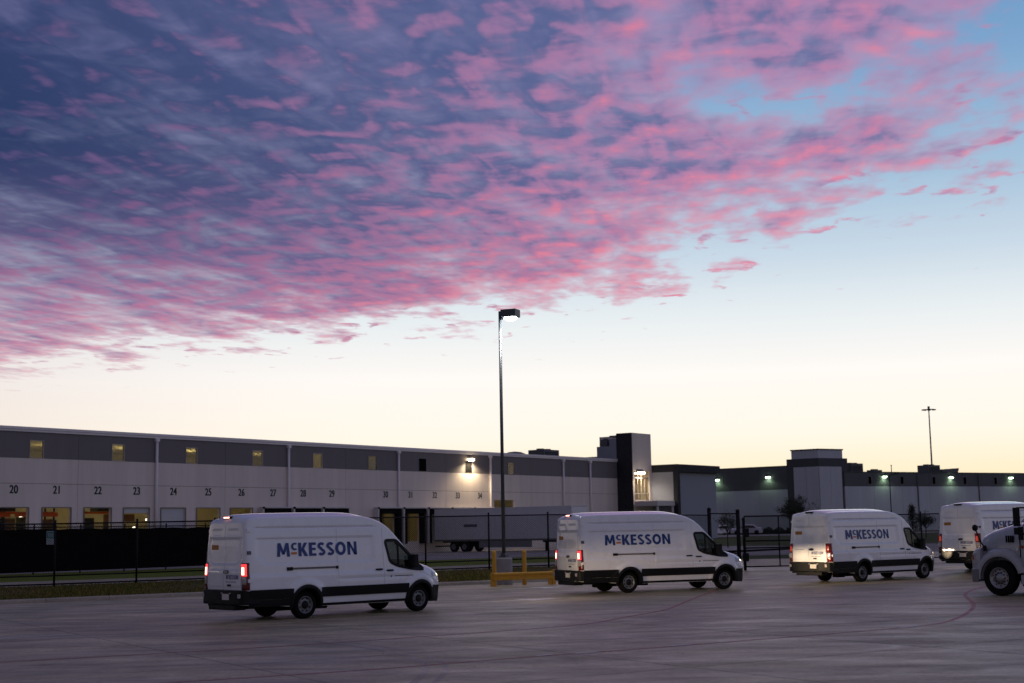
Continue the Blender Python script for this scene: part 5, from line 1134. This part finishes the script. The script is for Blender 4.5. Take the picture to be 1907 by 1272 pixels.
    # mirrors
    for sd in (-1, 1):
        m_ = MB(); m_.box(3.40, 3.54, sd*1.15-.09, sd*1.15+.09, 1.20, 1.56); m_.tube((3.52, sd*.93, 1.24), (3.48, sd*1.10, 1.30), .05)
        m_ = m_.build('side_mirror', m_black, root, bevel=.04)
        g_ = MB(); g_.box(3.385, 3.398, sd*1.15-.07, sd*1.15+.07, 1.23, 1.53); g_.build('mirror_glass', m_mirror, m_)
    # livery
    lg = logo(MB(), -.87, 1.64, 1.60, 1.945, lambda u, v: S(u, v, .016)); lg.build('lettering', [m_navy, m_orange], root)
    tk = MB()
    for i in range(14): pad(rect(2.86+.045*i, 2.86+.045*i+.034, .985, 1.008), .016, .004, -1, tk)
    pad([(2.73+.022*math.cos(a), .99+.03*math.sin(a)) for a in [2*PI*i/12 for i in range(12)]], .016, .004, -1, tk); tk.build('small_print', m_grey_vinyl, root)
    # cab interior
    c = MB(); c.box(2.38, 2.42, -.85, .85, .5, 2.3); c.box(2.42, 4.1, -.86, .86, .45, .52); c.box(3.45, 3.95, -.86, .86, .52, 1.22); c.box(3.3, 3.46, -.3, .3, .9, 1.2); c.build('cab_lining', m_seat, root)
    for y in (-.5, .48):
        s_ = MB(); s_.box(2.55, 3.05, y-.25, y+.25, .75, .95); s_.box(2.48, 2.62, y-.24, y+.24, .9, 1.52); s_.box(2.48, 2.58, y-.13, y+.13, 1.54, 1.74); s_.build('seat', m_seat, root, bevel=.03)
    sw = MB(); n = 20
    cc = Vector((3.30, .48, 1.18)); e1 = Vector((0, 1, 0)); e2 = Vector((.42, 0, .9)).normalized()
    sw.pipe([cc+(e1*math.cos(2*PI*i/n)+e2*math.sin(2*PI*i/n))*.2 for i in range(n+1)], .016, 6); sw.tube(cc, (3.5, .48, 1.05), .03); sw.build('steering_wheel', m_black, root)
    # chassis and wheels
    u = MB(); u.box(-1.75, 4.5, -.5, .5, .30, .42); u.box(-.55, .55, -.62, .62, .28, .75); u.box(3.2, 4.3, -.62, .62, .28, .75); u.tube((-1.2, -.62, .27), (.9, -.62, .27), .05); u.box(-1.1, -.75, -.75, -.45, .2, .36); u.build('underbody', m_gap, root)
    tyre = MB(); tyre.lathe([(.215, -.105), (.30, -.115), (.345, -.10), (.356, -.07), (.358, 0), (.356, .07), (.345, .10), (.30, .115), (.215, .105)], 40); tyre = tyre.mesh('tyre', m_rubber)
    rim = MB(); rim.lathe([(.222, .112), (.205, .118), (.195, .09), (.185, .06), (.14, .075), (.105, .085), (.075, .085), (.07, .05), (0, .05)], 32, c=(0, 0, 0)); rim.lathe([(.215, -.1), (.2, .02)], 32)
    rim = rim.mesh('rim', m_rim)
    hub = MB(); hub.lathe([(.105, .087), (.10, .10), (.06, .118), (0, .12)], 20); hub = hub.mesh('hub_cap', m_black)
    slot = MB()
    for k in range(8):
        a = 2*PI*(k+.5)/8; q = [(.163+.022*math.cos(b)*.7, .03*math.sin(b)) for b in [2*PI*i/8 for i in range(8)]]
        slot.add([((x*math.cos(a)-y*math.sin(a)), .0735, (x*math.sin(a)+y*math.cos(a))) for x, y in q], [tuple(range(8))])
    slot = slot.mesh('vent_hole', m_gap)
    for x in (0, 3.75):
        for sd in (-1, 1):
            w = empty('wheel', (x, sd*.865, .356), 0 if sd > 0 else PI); w.parent = root
            link('tyre', tyre, w); link('rim', rim, w); link('hub_cap', hub, w); link('vent_hole', slot, w)
    return root
def lamps(root):
    for i, y in enumerate((-.74, .74)):
        hl_ = child(root, 'headlamp')[i]
        part('beam_shade', m_black, hl_, lambda b: b.box(4.66, 4.745, y-.06, y+.06, 1.0035, 1.010))     # cuts the beam off level, as a dipped lamp does
        l = bpy.data.lights.new('dipped_beam', 'SPOT'); l.energy = 900; l.color = (1, .72, .42); l.spot_size = math.radians(36); l.spot_blend = 1.; l.shadow_soft_size = .004
        o = bpy.data.objects.new('dipped_beam', l); col.objects.link(o); o.parent = root; o.location = (4.685, y, 1.0)
        o.rotation_euler = Vector((1, .05, -.012)).to_track_quat('-Z', 'Y').to_euler()
def child(o, name):
    return [c for c in o.children if c.name.split('.')[0] == name]
van = make_van()
VANS = [((-6.11, 37.98, 0), .7442, 'white van with lit brake lights in front of the black screened fence, largest van'),
        ((3.41, 49.48, 0), .4081, 'white van with lit brake lights beside the yellow guard rail'),
        ((12.44, 54.97, 0), .6500, 'white van with warm light on its rear doors and its whole side in view'),
        ((19.2, 58.5, .24), .605, 'white van partly hidden behind the white truck tractor')]
vans = []
for i, (loc, rz, lab) in enumerate(VANS):
    o = van if i == 0 else copy_tree(van)
    o.location = loc; o.rotation_euler = (0, 0, rz); tag(o, lab, 'van', 'delivery vans driving out of the yard'); vans.append(o)
def swap(o, mate):
    o.data = o.data.copy(); o.data.materials.clear(); o.data.materials.append(mate)
for o in vans[2:]:          # brakes off: only dim tail lamps glow
    for t in child(o, 'tail_lamp'):
        for c in child(t, 'brake_lens'): swap(c, m_red_dim)
        for c in child(t, 'bulb'): swap(c, m_red_dim_core)
    for t in child(o, 'high_brake_lamp'):
        for c in child(t, 'brake_lens'): swap(c, m_black)
for o in vans: lamps(o)
